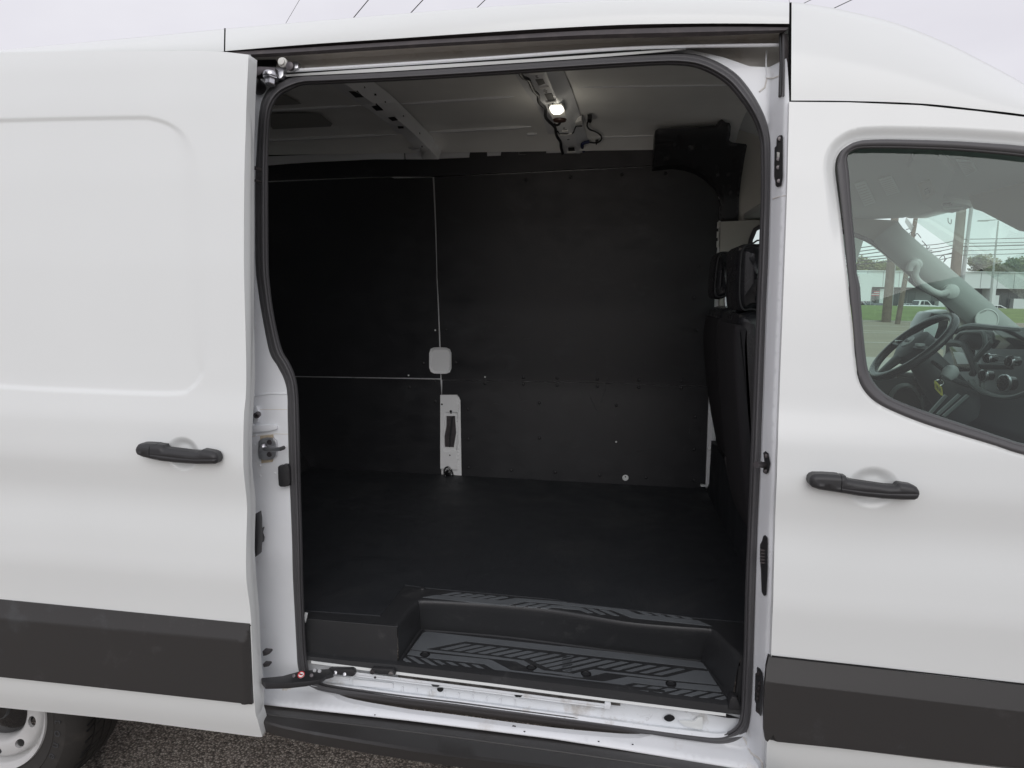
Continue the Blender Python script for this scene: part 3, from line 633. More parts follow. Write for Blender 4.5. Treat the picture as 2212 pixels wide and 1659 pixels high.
roofpart('roof_panel', lo1, [(487.5, 61.8), (766.6, 37.7), (1017, 17.3), (1192.8, 6.2), (1300, 1.5), (1420, -1.5), (1560, -1.5), (1705, 4.3)])
roofpart('rear_roof_panel', [(-760, 126), (-300, 119), (0, 115), (436, 112.5), (483.5, 111.5)], [(-760, 190), (-300, 141), (0, 108), (274.5, 82.4), (484.3, 62.3)])
lf_ = [(1709, 217), (1831.8, 218), (1988.7, 223.5), (2114, 236), (2212, 247.5), (2330, 268), (2450, 300)]
sf_ = [(1710, 4.8), (1737.7, 7), (1800, 17), (1863, 31), (1926, 47), (1988.7, 69), (2051.4, 95.7), (2114, 127), (2177, 160.5), (2212, 181), (2300, 233), (2400, 290)]
roofpart('cab_roof_panel', lf_, sf_, Yl=.004, Ysil=.195)
loft('roof_joint', [[at(484, y, 'y', Y) for y, Y in ((61, .21), (75, .20), (95, .19), (111, .18))], [at(488, y, 'y', Y) for y, Y in ((61, .21), (75, .20), (95, .19), (111, .18))]], M['black'], van)
loft('roof_joint', [[at(1703, y, 'y', Y) for y, Y in ((6, .22), (30, .21), (60, .20), (130, .17), (216, .14))], [at(1711, y, 'y', Y) for y, Y in ((6, .22), (30, .21), (60, .20), (130, .17), (216, .14))]], M['black'], van)
loft('drip_gap', [[on(x, y, Soff(.03)) for x, y in ((1704, 214), (1831.8, 215), (1988.7, 220), (2114, 233), (2212, 244), (2400, 280))], [on(x, y, Soff(.03)) for x, y in ((1704, 224), (1831.8, 225), (1988.7, 231), (2114, 244), (2212, 256), (2400, 292))]], M['black'], van)
# ---- lower side: running board ------------------------------------
b0 = resamp([(552, 1523), (571.6, 1526), (880, 1560), (1192.8, 1599.5), (1330, 1621), (1566.7, 1659.5), (1700, 1684)], 50)
b1 = resamp([(548, 1534), (571.6, 1543.5), (748, 1563.5), (983, 1593), (1192.8, 1621.5), (1480, 1663), (1700, 1697)], 50)
b2 = resamp([(542, 1545), (560, 1558), (600, 1571), (660, 1584), (777.5, 1604.5), (895, 1623.6), (1042, 1642.7), (1192.8, 1661), (1400, 1690), (1700, 1733)], 50)
Yb = lambda t: -.085*min(1, max(0, t/.35))**.6
r0 = [at(*p, 'y', .06) for p in b0]; r0 = [at(p[0], p[1]-3, 'y', .07) for p in b0]; r1 = [at(*p, 'y', .0+.0*i) for i, p in enumerate(b1)]
r1b = [at(p[0], p[1]+2.2, 'y', -.004) for p in b1]; r1a = [at(p[0], p[1]-1.2, 'y', .004) for p in b1]
r2 = [at(*p, 'y', .0+Yb(i/49)-.004) for i, p in enumerate(b2)]
r2a = [a*.12+b*.88+np.array([0, 0, .004]) for a, b in zip(r1b, r2)]
r3 = [p+np.array([0, .010, -.035]) for p in r2]; r4 = [p+np.array([0, .12, -.035]) for p in r2]
loft('running_board', [r0, r1a, [p+np.array([0, .0, -.008]) for p in r1], r1b, r2a, r2, r3, r4], M['clad'], van, sharp=25)
# body side behind the slid door, rear quarter and far shell
wc = (-1.985, .10, .285)
arch = [(wc[0]+.43*math.cos(a), wc[2]+.41*math.sin(a)) for a in np.linspace(-.45, math.pi+.45, 30)]
rq = [(-1.02, 2.22), (-1.02, .42)]+[p for p in arch if True]+[(-3.55, .42), (-3.62, 1.2), (-3.5, 2.3)]
rq = [(-1.02, 2.22), (-3.5, 2.3), (-3.62, 1.2), (-3.55, .38)]+list(reversed([p for p in arch if p[1] > .38]))+[(-1.02, .38)]
panel('rear_side_panel', rq, Soff(.03), M['white'], van, res=.06, xz=True)
MB().prism([(wc[0]+.46*math.cos(a), .12, wc[2]+.46*math.sin(a)) for a in np.linspace(0, math.pi, 24)], (0, .45, 0)).build('wheel_arch_liner', M['black'], van, smooth=False)
ws = MB()
ws.box((-1.6, 1.97, 1.35), (4.0, .04, 1.95)); ws.box((-3.58, 1.03, 1.4), (.05, 1.9, 2.0))
ws.box((-1.6, 1.15, .50), (3.9, 1.6, .04)); ws.build('body_shell', M['white'], van)
# front end ahead of the door (outside the frame): wing, bonnet, nose
fr = MB()
prof = [(1.87, .40), (1.87, 1.32), (2.25, 1.22), (2.75, 1.02), (2.9, .75), (2.88, .40)]
fr.prism([(x, .06, z) for x, z in prof], (0, 1.92, 0)); fr.build('front_end', M['white'], van, bevel=.05, seg=3)
# ---- fittings on the rear pillar -----------------------------------
pf = framefn
def onp(p, o=0): return on(p[0], p[1], lambda X, Z: pf(X, Z)+o)
def plate(name, reg, s, o, th, mat, parent, bevel=.002, label=None):
    pts = [onp(p, o) for p in q(reg, s)]
    return MB().prism(pts, (0, th, 0)).build(name, mat, parent, bevel=bevel, label=label)
tp = plate('old_tape_patch', 'L', '252,622 345,612 348,640 250,650', -.004, .003, M['tan'], frame, 0)
plate('old_tape_patch', 'L', '258,790 350,788 340,812 262,822', -.004, .003, M['tan'], frame, 0)
st = plate('door_striker', 'L', '236,660 262,640 300,634 345,636 366,660 372,720 366,775 340,796 280,802 240,790 230,740', -.014, .012, M['metal'], van, .004)
for c in ((272, 705, .011), ): pass
p = onp(q('L', '272,705')[0], -.016); MB().lathe([(.013, 0), (.012, .006), (.007, .011), (.001, .012)], p, (0, -1, 0), 16).build('striker_boss', M['metal'], st)
for s_ in ('320,668', '320,757'):
    p = onp(q('L', s_)[0], -.014); MB().lathe([(.008, 0), (.007, .003), (.002, .003), (.001, .001)], p, (0, -1, 0), 12).build('screw', M['dmetal'], st)
a, b = onp(q('L', '275,715')[0], -.02), onp(q('L', '398,718')[0], -.045)
MB().tube([a, a*.6+b*.4+np.array([0, -.008, 0]), b, b+np.array([.001, .02, 0])], .006, 10).build('striker_pin', M['metal'], st)
plate('buffer_block', 'L', '380,850 392,840 412,842 418,833 445,834 460,846 466,880 469,965 462,990 430,996 400,996 386,985 382,930', -.02, .02, M['plast'], van, .004)
b = MB()
for s_ in ('232,1318 262,1300 250,1345 262,1380 258,1412 232,1418',): b.prism([onp(p, -.02) for p in q('L', s_)], (0, .02, 0))
b.build('door_check_catch', M['plast'], van, bevel=.002)
p0 = onp(q('L', '236,462')[0], -.02); MB().lathe([(.009, 0), (.009, .02), (.004, .021), (.003, .010)], p0, (.3, -1, 0), 14).build('roller_end', M['dmetal'], van)
plate('rear_rail_bracket', 'L', '205,405 225,400 240,445 242,480 235,520 205,530', -.012, .015, M['whitein'], van, .002)
plate('rail_cover', 'L', '190,470 200,545 340,540 372,548 372,572 330,585 190,600', -.01, .012, M['whitein'], van, .004)
for s_ in ('212,685', '252,915', '250,835', '360,895', '222,615'):
    p = onp(q('L', s_)[0], 0); MB().lathe([(.004, 0), (.003, .0015), (.001, .002)], p, (0, -1, 0), 10).build('spot_weld', M['whitein'], frame)
plate('pillar_bead', 'L', '200,322 250,313 330,303 445,308 448,318 330,314 250,326 200,336', -.003, .003, M['whitein'], frame, .001)
plate('pillar_bead', 'L', '230,424 448,424 450,430 230,429', -.0005, .001, M['whitedirt'], frame, 0)
plate('pillar_bead', 'L', '190,622 370,603 455,605 455,611 370,609 190,628', -.0005, .001, M['whitedirt'], frame, 0)
for s_ in ('1925,728 1978,733 1980,748 1955,760 1932,765', '1928,822 1972,826 1975,840 1935,848'):
    MB().prism([on(p[0], p[1], Soff(.0)) for p in q('K', s_)], (0, .02, 0)).build('door_bolt', M['dmetal'], door, bevel=.002)
for s_ in ('1600,1045 1616,1048 1618,1068 1600,1070', '1600,1128 1616,1130 1616,1142 1600,1144'):
    MB().prism([on(p[0], p[1], Soff(.02)) for p in q('A', s_)], (0, .03, 0)).build('door_bolt', M['dmetal'], door, bevel=.001)
MB().prism([on(p[0], p[1], Soff(.01)) for p in q('L', '205,1200 222,1190 230,1240 232,1400 226,1500 214,1515 204,1480')], (0, .03, 0)).build('catch_cover', M['plast'], door, bevel=.002)
# bump stop and upper roller arm
p = onp(q('P', '525,1060')[0], -.055); c = onp(q('P', '640,1200')[0], .0)
d_ = (p-c)
MB().lathe([(.020, 0), (.020, .01), (.018, .02), (.016, .022), (.015, .034), (.012, .036)], c+d_*.1, d_, 24).build('bump_stop', M['rubber'], van)
MB().lathe([(.018, .0), (.018, .03), (.015, .036), (.007, .038), (.007, .042), (.001, .043)], c+d_*.5, d_, 24).build('bump_stop_cap', M['plast'], van)
ua = thing  # noqa
arm = MB().prism([on(*p, Soff(.02)) for p in q('P', '395,1010 415,830 520,800 620,778 880,790 925,810 935,860 930,905 880,915 820,890 680,895 640,935 600,955 480,955 420,985')], (0, .03, 0)).build('upper_roller_arm', M['dmetal'], door, bevel=.004)
MB().prism([on(*p, Soff(.035)) for p in q('P', '895,790 1110,788 1180,770 1200,740 1290,690 1370,700 1365,800 1300,830 1250,858 1200,835 1130,830 1090,880 1080,950 1040,1000 990,1015 720,1010 700,980 700,900 760,905 800,920 920,930 940,900')], (0, .02, 0)).build('roller_bracket', M['dmetal'], arm, bevel=.003, label='bare zinc bracket')
bpy.data.objects['roller_bracket'].data.materials[0] = M['metal']
MB().prism([on(*p, Soff(.075)) for p in q('P', '490,655 940,650 935,780 500,790')], (0, .02, 0)).build('rail_slider', M['black'], van, bevel=.002)
p = on(*q('P', '1085,712')[0], Soff(.02)); MB().lathe([(.013, 0), (.013, .006), (.009, .009), (.009, .014), (.001, .015)], p, (0, -1, 0), 6 * 3).build('roller_pin', M['lampbody'], arm)
p = on(*q('P', '1225,785')[0], Soff(.02)); MB().lathe([(.012, 0), (.011, .008), (.002, .010)], p, (0, -1, 0), 16).build('roller_pin', M['dmetal'], arm)
p = on(*q('P', '850,1000')[0], Soff(.03)); 
MB().lathe([(.021, .0), (.021, -.004), (.014, -.005), (.014, -.019), (.012, -.021), (.001, -.021)], p, (0, .25, 1), 6).build('hex_bolt', M['metal'], arm, smooth=False)
MB().lathe([(.022, .012), (.024, .006), (.022, .0)], p, (0, .25, 1), 20).build('washer', M['metal'], arm)
# hinge plates, check pin, on the front pillar
def hp(reg, s, name, o=-.010, th=.012, mat='plast', par=None):
    return MB().prism([onp(p, o) for p in q(reg, s)], (0, th, 0)).build(name, M[mat], par or frame, bevel=.002)
h1 = hp('D', '515,945 525,932 545,928 552,940 552,1225 542,1280 520,1286 507,1275 505,1240 500,1230 497,1200 500,1010 512,1000', 'hinge_plate')
hp('D', '512,1045 530,1050 528,1085 512,1085', 'hinge_slot', -.014, .004, 'lampbody', h1)
for s_ in ('528,957', '519,1098', '518,1155', '523,1248'):
    p = onp(q('D', s_)[0], -.010); MB().lathe([(.006, 0), (.005, .004), (.001, .0045)], p, (0, -1, 0), 12).build('rivet', M['dmetal'], h1)
h2 = hp('N', '195,560 200,538 210,532 218,540 218,700 212,820 200,824 192,810 188,700 184,660 184,580', 'hinge_plate')
for y in (600, 615, 630, 645, 660):
    p = onp(q('N', '200,%d' % y)[0], -.010); MB().box(p, (.018, .006, .005)).build('hinge_rib', M['dmetal'], h2)
h3 = hp('S', '246,245 258,230 300,262 318,300 322,410 324,530 318,640 308,800 305,850 296,915 285,912 228,840 232,745 213,715 224,330 240,318 246,318', 'hinge_plate')
for s_ in ('266,300', '282,440', '240,546', '262,590', '255,655', '250,830', '275,510'):
    p = onp(q('S', s_)[0], -.010); MB().lathe([(.006, 0), (.005, .004), (.001, .0045)], p, (0, -1, 0), 12).build('rivet', M['dmetal'], h3)
cp = hp('N', '200,130 212,122 222,130 232,180 222,225 210,233 198,225 202,200 206,178', 'check_plate')
a, b = onp(q('N', '205,186')[0], -.015), onp(q('N', '160,184')[0], -.075)
MB().tube([a, b], .008, 12).build('check_pin', M['dmetal'], cp, sharp=50)
for s_ in ('211,141', '208,216'):
    p = onp(q('N', s_)[0], -.012); MB().lathe([(.006, 0), (.005, .004), (.001, .0045)], p, (0, -1, 0), 12).build('rivet', M['dmetal'], cp)
# seam sealer bead at the foot of the pillar
MB().tube([onp(p, -.001) for p in q('S', '45,1220 85,1290 110,1370 160,1450 200,1480 270,1525 310,1570 318,1659')], [.003, .004, .0035, .005, .004, .0045, .005, .004], 8, flat=.5).build('seam_sealer', M['whitedirt'], frame)
MB().tube([onp(p, -.001) for p in q('C', '1665,320 1662,400 1668,460 1664,490')], .0022, 6).build('seam_sealer', M['whitein'], frame)
MB().tube([onp(p, -.001) for p in q('C', '1740,480 1710,492 1668,492 1655,550 1620,578')], .0022, 6).build('seam_sealer', M['whitedirt'], frame)
MB().tube([onp(p, -.001) for p in q('G', '0,0 1,1')][:0] or [onp(p, -.0) for p in q('C', '1785,1232 1740,1240 1705,1252')], .0018, 6).build('seam_sealer', M['whitedirt'], frame)
# plug in the sill end
p = onp(q('I', '250,1022')[0], -.001); MB().lathe([(.022, 0), (.021, .002), (.010, .003), (.009, .0065), (.001, .007)], p, (0, -1, .3), 20).build('sill_plug', M['whitedirt'], frame)
# small marks on the sill paint are dirt specks
sp = MB()
random.seed(9)
for s_ in ('1925,1277', '1938,1279', '1405,1275', '1440,1275', '910,1195', '2010,1317'):
    p = onp(q('I', s_)[0], -.0008); sp.box(p, (.004, .001, .003))
for s_ in ('85,1275', '96,1278', '165,1318', '710,1390', '925,1375', '1490,1490', '1515,1494', '1560,1500', '1420,1445', '960,1412'):
    p = onp(q('J', s_)[0], -.0008); sp.box(p, (.005, .001, .003))
sp.build('paint_chips', M['dmetal'], frame); tag(bpy.data.objects['paint_chips'], kind='stuff')
# ---- rear wheel -----------------------------------------------------
wl = bpy.data.objects.new('rear_wheel', bpy.data.meshes.new('rear_wheel'))
def lat(prof, seg, name, mat, par, cc=wc, sharp=40):
    return MB().lathe(prof, cc, (0, -1, 0), seg, cap=(name == 'wheel')).build(name, mat, par, sharp=sharp)
bpy.data.objects.remove(wl)
hub = lat([(.02, -.02), (.055, -.02), (.06, -.03), (.118, -.045), (.125, -.06)], 48, 'wheel', M['gloss'], van)
rimp = [(.122, -.075), (.124, -.030), (.130, -.018), (.145, -.010), (.180, -.014), (.186, -.022), (.187, -.036), (.192, -.044), (.196, -.040), (.199, -.012), (.204, -.004), (.208, -.003), (.213, .006), (.219, .008), (.221, .0), (.218, -.03), (.19, -.08), (.19, -.19), (.12, -.19)]
# disc with oval holes, built as strips around the holes
def wheeldisc():
    V, Fc = [], []; n = 10; seg = 8*n
    rad = [(.122, -.075), (.123, -.045), (.125, -.030), (.131, -.018), (.140, -.011)]; rad2 = [(.176, -.012), (.181, -.016), (.186, -.024), (.188, -.038), (.193, -.044), (.197, -.038), (.199, -.014), (.203, -.006), (.208, -.004), (.213, .005), (.219, .008), (.222, .001), (.220, -.03), (.195, -.06), (.19, -.19)]
    def ring(prof):
        b = len(V)
        for r, h in prof:
            for k in range(seg):
                a = 2*math.pi*k/seg; V.append((wc[0]+r*math.cos(a), wc[1]-h, wc[2]+r*math.sin(a)))
        for i in range(len(prof)-1):
            for k in range(seg):
                a, c = b+i*seg+k, b+i*seg+(k+1) % seg; Fc.append((a, c, c+seg, a+seg))
        return b
    b1_ = ring(rad); b2_ = ring(rad2); i1 = b1_+(len(rad)-1)*seg; i2 = b2_
    for j in range(n):                                   # one sector: 8 columns, an oval hole in the middle
        c0 = (j+.5)*2*math.pi/n+.07; rc = .158; hb = len(V)
        m = 20
        for dep in (0, .010):
            for k in range(m):
                t = 2*math.pi*k/m; r = rc+.0140*math.sin(t); a = c0+.130*math.cos(t); V.append((wc[0]+r*math.cos(a), wc[1]+.0095+dep, wc[2]+r*math.sin(a)))
        for k in range(m): a, c = hb+k, hb+(k+1) % m; Fc.append((a, a+m, c+m, c))
        cols = [(8*j+k) % seg for k in range(9)]
        out_ = [i1+c for c in cols]+[i2+c for c in reversed(cols)]; ho = [hb+k for k in range(m)]
        loop_ang = [math.atan2(((V[v][0]-wc[0])**2+(V[v][2]-wc[2])**2)**.5-rc, ((math.atan2(V[v][2]-wc[2], V[v][0]-wc[0])-c0+math.pi) % (2*math.pi)-math.pi)*.16) for v in out_]
        hang = [math.atan2(.0140*math.sin(2*math.pi*k/m), .130*math.cos(2*math.pi*k/m)*.16) for k in range(m)]
        # stitch the two loops by angle
        O_ = sorted(zip([a % (2*math.pi) for a in loop_ang], out_)); H_ = sorted(zip([a % (2*math.pi) for a in hang], ho))
        i = k = 0; no, nh = len(O_), len(H_)
        while i < no or k < nh:
            ao = O_[(i+1) % no][0]+(2*math.pi if i+1 >= no else 0); ah = H_[(k+1) % nh][0]+(2*math.pi if k+1 >= nh else 0)
            if (ao <= ah and i < no) or k >= nh: Fc.append((O_[i % no][1], O_[(i+1) % no][1], H_[k % nh][1])); i += 1
            else: Fc.append((O_[i % no][1], H_[(k+1) % nh][1], H_[k % nh][1])); k += 1
    return V, Fc
V_, F_ = wheeldisc()
rim = mesh('rim', V_, F_, M['steel'], hub, sharp=50)
ty = [(.219, .0), (.224, .004), (.235, .008), (.262, .022), (.263, .024), (.266, .022), (.285, .026), (.305, .022), (.306, .024), (.310, .021), (.325, .010), (.335, -.004), (.343, -.018)]
tr = [(.343, -.018), (.346, -.03), (.347, -.052), (.338, -.053), (.338, -.060), (.348, -.061), (.349, -.095), (.339, -.096), (.339, -.104), (.349, -.105), (.349, -.135), (.339, -.136), (.339, -.144), (.348, -.145), (.347, -.175), (.343, -.19), (.32, -.205), (.22, -.205)]
tyre = lat(ty+tr[1:], 160, 'tyre', M['tyre'], hub, sharp=30)
gr = MB()
for k in range(64):
    a = 2*math.pi*k/64
    for (h0, h1_) in ((-.018, -.052), (-.061, -.095), (-.105, -.135)):
        off = .02*((k*7) % 3)
        c = (wc[0]+.3475*math.cos(a+off), wc[1]-(h0+h1_)/2, wc[2]+.3475*math.sin(a+off))
        R = Matrix.Rotation(-(a+off), 3, 'Y') @ Matrix.Rotation(.35, 3, 'X')
        gr.box(c, (.004, abs(h0-h1_)*.95, .0035), R)
g_ = gr.build('tread_sipes', M['black'], hub, smooth=False); g_['kind'] = 'stuff'
# raised lettering on the sidewall
word = 'Firestone'
for i, ch in enumerate(word):
    a = math.radians(66-11.2*i-58)
    a = math.radians(60-8.6*i)-.30
    r = .283
    R = Matrix.Rotation(math.pi/2, 3, 'X')
    Rz = Matrix(((math.cos(a-math.pi/2), 0, -math.sin(a-math.pi/2)), (0, 1, 0), (math.sin(a-math.pi/2), 0, math.cos(a-math.pi/2))))
    t_ = text('letter', ch, .042, Vector((wc[0]+r*math.cos(a), wc[1]-.0262, wc[2]+r*math.sin(a))), Rz @ R, M['grey_plast'], hub, .0008)
a = -.72
Rz = Matrix(((math.cos(a), 0, -math.sin(a)), (0, 1, 0), (math.sin(a), 0, math.cos(a))))
MB().box((wc[0]+.287*math.cos(a), wc[1]-.027, wc[2]+.287*math.sin(a)), (.03, .002, .026), Rz).build('sidewall_block', M['grey_plast'], hub)
# the wheel at the front, outside the frame
for src in [hub]+[c for c in bpy.data.objects if c.parent == hub and c.name.split('.')[0] in ('rim', 'tyre')]:
    c = src.copy(); COL.objects.link(c)
    if src is hub: h2_ = c; c.location.x += 3.75
    else: c.parent = h2_
RG['X'] = (1580, 2320, .31646); RG['Y'] = (2240, 2360, .3255)
# ================================================================== CARGO BAY
FZ = .665
# floor mat
mf = [(560, 1308), (640, 1316), (668.7, 1319), (821.6, 1329.5), (874.5, 1263), (924.6, 1269.8), (1192.8, 1294), (1231, 1301.5), (1378.4, 1319), (1496, 1333.9), (1570, 1340), (1650, 1348)]
mfw = [at(*p, 'z', FZ+.0078) for p in mf]
fl = [(-3.5, mfw[0][1]), ]+[(p[0], p[1]) for p in mfw]+[(.60, mfw[-1][1]), (.60, 1.88), (-3.5, 1.88)]
MB().prism([(x, y, FZ-.012) for x, y in fl], (0, 0, .0198)).build('floor_mat', M['mat'], van, bevel=.002, smooth=False)
MB().box((-1.5, 1.15, .62), (4.1, 1.5, .06)).box((-2.2, .45, .60), (2.2, .6, .06)).build('floor_pan', M['whitein'], van)
# step liner as a height field
zt0 = at(854, 1428, 'y', .137)[2]; xt0 = at(854, 1428, 'y', .137)[0]; zt1 = at(1575, 1513, 'y', .137)[2]; xt1 = at(1575, 1513, 'y', .137)[0]
ztf = lambda x: zt0+(zt1-zt0)*(x-xt0)/(xt1-xt0)
def attread(p, o=0.):
    d = ray(*p); z = .55
    for _ in range(20):
        r = CAM+d*((z-CAM[2])/d[2]); z = ztf(r[0])+o
    return CAM+d*((z-CAM[2])/d[2])
tpz = .670
topP = [at(*p, 'z', tpz)[:2] for p in [(849, 1368), (862, 1348), (885, 1318), (903, 1300.5), (920, 1297), (1071.6, 1304.4), (1192.8, 1315.5), (1349, 1343), (1466.7, 1355), (1536, 1360)]]
topP = [(at(849, 1368, 'z', tpz)[0], .05)]+[tuple(p) for p in topP]+[(.365, .26), (.40, .235), (.405, .05)]
botP = [tuple(attread(p)[:2]) for p in [(859, 1430), (907, 1361), (914, 1359.5), (1192.8, 1386.5), (1319.6, 1403), (1508, 1423), (1517, 1428), (1579, 1508)]]
botP = [(botP[0][0], .05)]+botP+[(botP[-1][0], .05)]
topQ = [(849, 1366), (862, 1347), (885, 1318), (901, 1302), (922, 1297.5), (1071.6, 1305.5), (1192.8, 1317), (1349, 1344.5), (1466.7, 1355.5), (1526, 1359.5), (1541, 1364), (1572, 1394), (1603, 1425)]
botQ = [(859, 1430), (878, 1402), (897, 1374), (908, 1361), (922, 1360.5), (1071.6, 1372.5), (1192.8, 1387), (1319.6, 1404), (1460, 1421), (1508, 1425.5), (1518, 1430), (1550, 1470), (1579, 1508)]
tQ = [np.array(list(at(*p, 'z', tpz)[:2])+[0]) for p in topQ]; bQ = [attread(p) for p in botQ]
tQ[0][1] = .139; bQ[0][1] = .139; bQ[-1][1] = .139; tQ[-1][1] = .139
tQ = cat(tQ, 5); bQ = cat(bQ, 5); nq = len(tQ)
nt_ = []
for i in range(nq):
    t = tQ[min(i+1, nq-1)]-tQ[max(i-1, 0)]; t = t/np.linalg.norm(t); nt_.append(np.array([-t[1], t[0], 0]))
def wr(w, o, dz):
    r = []
    for i, (a_, b_) in enumerate(zip(tQ, bQ)):
        e_ = 1 if 0 < i < nq-1 else 0
        p = a_*(1-w)+np.array([b_[0], b_[1], 0])*w+nt_[i]*o; zt_ = ztf(b_[0]); z = tpz*(1-w)+zt_*w+dz; p = np.array([p[0], p[1], z])
        if i in (0, nq-1): p[1] = .139
        r.append(p)
    return r
well = [wr(0, .012, .0), wr(0, .006, -.0004), wr(.03, .001, -.002), wr(.10, -.001, -.004), wr(.3, -.001, 0), (wr(.7, -.001, 0)), wr(.93, -.001, 0), wr(1, -.001, .001), wr(1, -.006, -.0025), wr(1, -.010, .0), wr(1, -.014, .0005)]
step = loft('step_liner', well, M['stepplast'], van, sharp=50, flip=True)
def flatp(name, P, zf, mat, par):
    from mathutils.geometry import tessellate_polygon
    tri = tessellate_polygon([[Vector((p[0], p[1], 0)) for p in P]]); V = [(p[0], p[1], zf(p[0])) for p in P]; Fc = []
    for a_, b_, c_ in tri:
        nz = (P[b_][0]-P[a_][0])*(P[c_][1]-P[a_][1])-(P[b_][1]-P[a_][1])*(P[c_][0]-P[a_][0]); Fc.append((a_, b_, c_) if nz > 0 else (a_, c_, b_))
    return mesh(name, V, Fc, mat, par, smooth=False)
w0 = well[0]; wl_ = well[-1]
flatp('step_ledge', [(-.93, .139), (w0[0][0], .139)]+[tuple(p[:2]) for p in w0[1:-1]]+[(w0[-1][0], .139), (.60, .139), (.60, .46), (-.93, .46)], lambda x: tpz, M['stepplast'], step)
flatp('step_tread', [(wl_[0][0], .137)]+[tuple(p[:2]) for p in wl_[1:-1]]+[(wl_[-1][0], .137)], lambda x: ztf(x)+.0004, M['stepplast'], step)
L1 = [(640, 1407), (662.8, 1409), (730, 1417.7), (854, 1428.5), (1084, 1453.5), (1192.8, 1466.5), (1319.6, 1481.5), (1569.6, 1513), (1606, 1517)]
L2 = [(640, 1415), (662.8, 1417.5), (730, 1425), (854, 1436.5), (1084, 1462), (1192.8, 1475.5), (1319.6, 1491), (1569.6, 1524), (1606, 1528)]
L3 = [(640, 1422), (671.6, 1426.5), (798, 1442.7), (865.7, 1451.5), (1084, 1478), (1192.8, 1492.7), (1319.6, 1509), (1569.6, 1541), (1603, 1545)]
def interpx(pts, Y, x):
    P = [at(*p, 'y', Y) for p in pts]; return np.interp(x, [p[0] for p in P], [p[2] for p in P])
xs_ = np.linspace(-.93, .455, 120)
def lrow(L_, Y): return [np.array([x, Y, interpx(L_, Y, x)]) for x in xs_]
loft('step_lip', [[p+np.array([0, .02, -.002]) for p in lrow(L3, .118)], lrow(L3, .118), lrow(L2, .121), lrow(L1, .136), [p+np.array([0, .012, .0]) for p in lrow(L1, .136)]], M['stepplast'], step, sharp=25)
xc_ = w0[0][0]; xe = w0[-1][0]
for nm_, xa, xb in (('step_box_front', -.93, tQ[0][0]), ('step_box_front', tQ[-1][0], .455)):
    X_ = np.linspace(xa, xb, 12)
    loft(nm_, [[np.array([x, .139-.001, interpx(L1, .136, x)-.004]) for x in X_], [np.array([x, .1375, tpz-.012]) for x in X_], [np.array([x, .1385, tpz-.006]) for x in X_], [np.array([x, .142, tpz-.0015]) for x in X_], [np.array([x, .150, tpz+.0005]) for x in X_]], M['stepplast'], step, m=3, sharp=60)
n = 120
# grey tread pads
def strip(s, reg, ledge=False, o=.0012):
    pts = []
    for p in q(reg, s): pts.append(at(p[0], p[1], 'z', tpz+o) if ledge else attread(p, o))
    MB().prism([p-np.array([0, 0, .004]) for p in pts], (0, 0, .004)).build('tread_pad', M['tread'], step, smooth=False)
UPX = ['565,155 745,122 818,132 630,163', '712,165 890,136 966,147 780,177', '855,180 1035,148 1112,160 930,190', '1003,195 1180,162 1258,174 1080,203', '1155,208 1330,174 1410,187 1235,216',
       '1500,292 1680,255 1760,266 1580,300', '1655,306 1835,270 1915,283 1735,314']
for s_ in UPX: strip(s_, 'X', True)
strip('0,0', 'X', True) if False else None
def mixpad(parts, ledge):
    pts = []
    for reg, s in parts:
        for p in q(reg, s): pts.append(at(p[0], p[1], 'z', tpz+.0012) if ledge else attread(p, .0012))
    # split long concave pads into convex-ish tiles by ear clipping
    from mathutils.geometry import tessellate_polygon
    tri = tessellate_polygon([[Vector(map(float, p)) for p in pts]])
    n = len(pts); V = [p for p in pts]+[p-np.array([0, 0, .004]) for p in pts]
    Fc = []
    for t in tri:
        a, b, c = t; nz = (V[b][0]-V[a][0])*(V[c][1]-V[a][1])-(V[b][1]-V[a][1])*(V[c][0]-V[a][0])
        Fc.append((a, b, c) if nz > 0 else (a, c, b))
    Fc += [(i, (i+1) % n, (i+1) % n+n, i+n) for i in range(n)]
    mesh('tread_pad', V, Fc, M['tread'], step, smooth=False)
mixpad([('X', '330,187 500,158 1305,228 1510,196 2212,256'), ('Y', '0,122 700,190 740,195 925,265 1660,342 1830,412 850,310 600,212 0,152'), ('X', '2212,292 1970,268 1700,246 1620,242 1570,252 1400,285 1310,282')], True)
mixpad([('X', '1815,320 1960,286 2212,298'), ('Y', '0,165 230,184 376,250 310,250 205,212 0,196'), ('X', '2212,330 1960,315 1895,328')], True)
for s_ in ('298,195 370,198 536,268 470,268', '455,210 530,212 698,285 628,282', '852,200 925,204 1104,274 1030,272', '1012,216 1085,220 1266,292 1196,290', '1175,232 1248,237 1432,308 1360,306', '1336,248 1410,253 1600,326 1520,322'):
    strip(s_, 'Y', True)
mixpad([('X', '185,838 330,640 355,624 400,622 2212,822'), ('Y', '0,658 1690,850 1720,868 1768,930 1700,925 0,735'), ('X', '2212,890 870,742 385,835 385,845 560,862 1200,930 1600,985 1700,1040 1640,1060 1490,992 1000,935 186,844')], False)
mixpad([('X', '132,908 180,855 322,872 292,900 300,925 330,940'), ], False)
mixpad([('X', '412,895 1150,968 1220,990 1440,1105 2212,1198'), ('Y', '0,1035 490,1090 540,1085 800,1032 1280,1085 1264,1125 1290,1152 1250,1150 880,1105 820,1115 690,1148 640,1150 0,1082'), ('X', '2212,1238 1280,1125 1100,1028 380,948 412,922')], False)
mixpad([('X', '1720,1115 1775,1075 1860,1110 2212,1148'), ('Y', '0,988 130,998 225,975 240,1010 255,1040 0,1012'), ('X', '2212,1172 1740,1122')], False)
mixpad([('Y', '300,968 340,950 390,942 540,965 1240,1040 1290,1035 1620,952 1790,965 1895,1130 1180,1060 540,980 360,1020 345,985')], False)
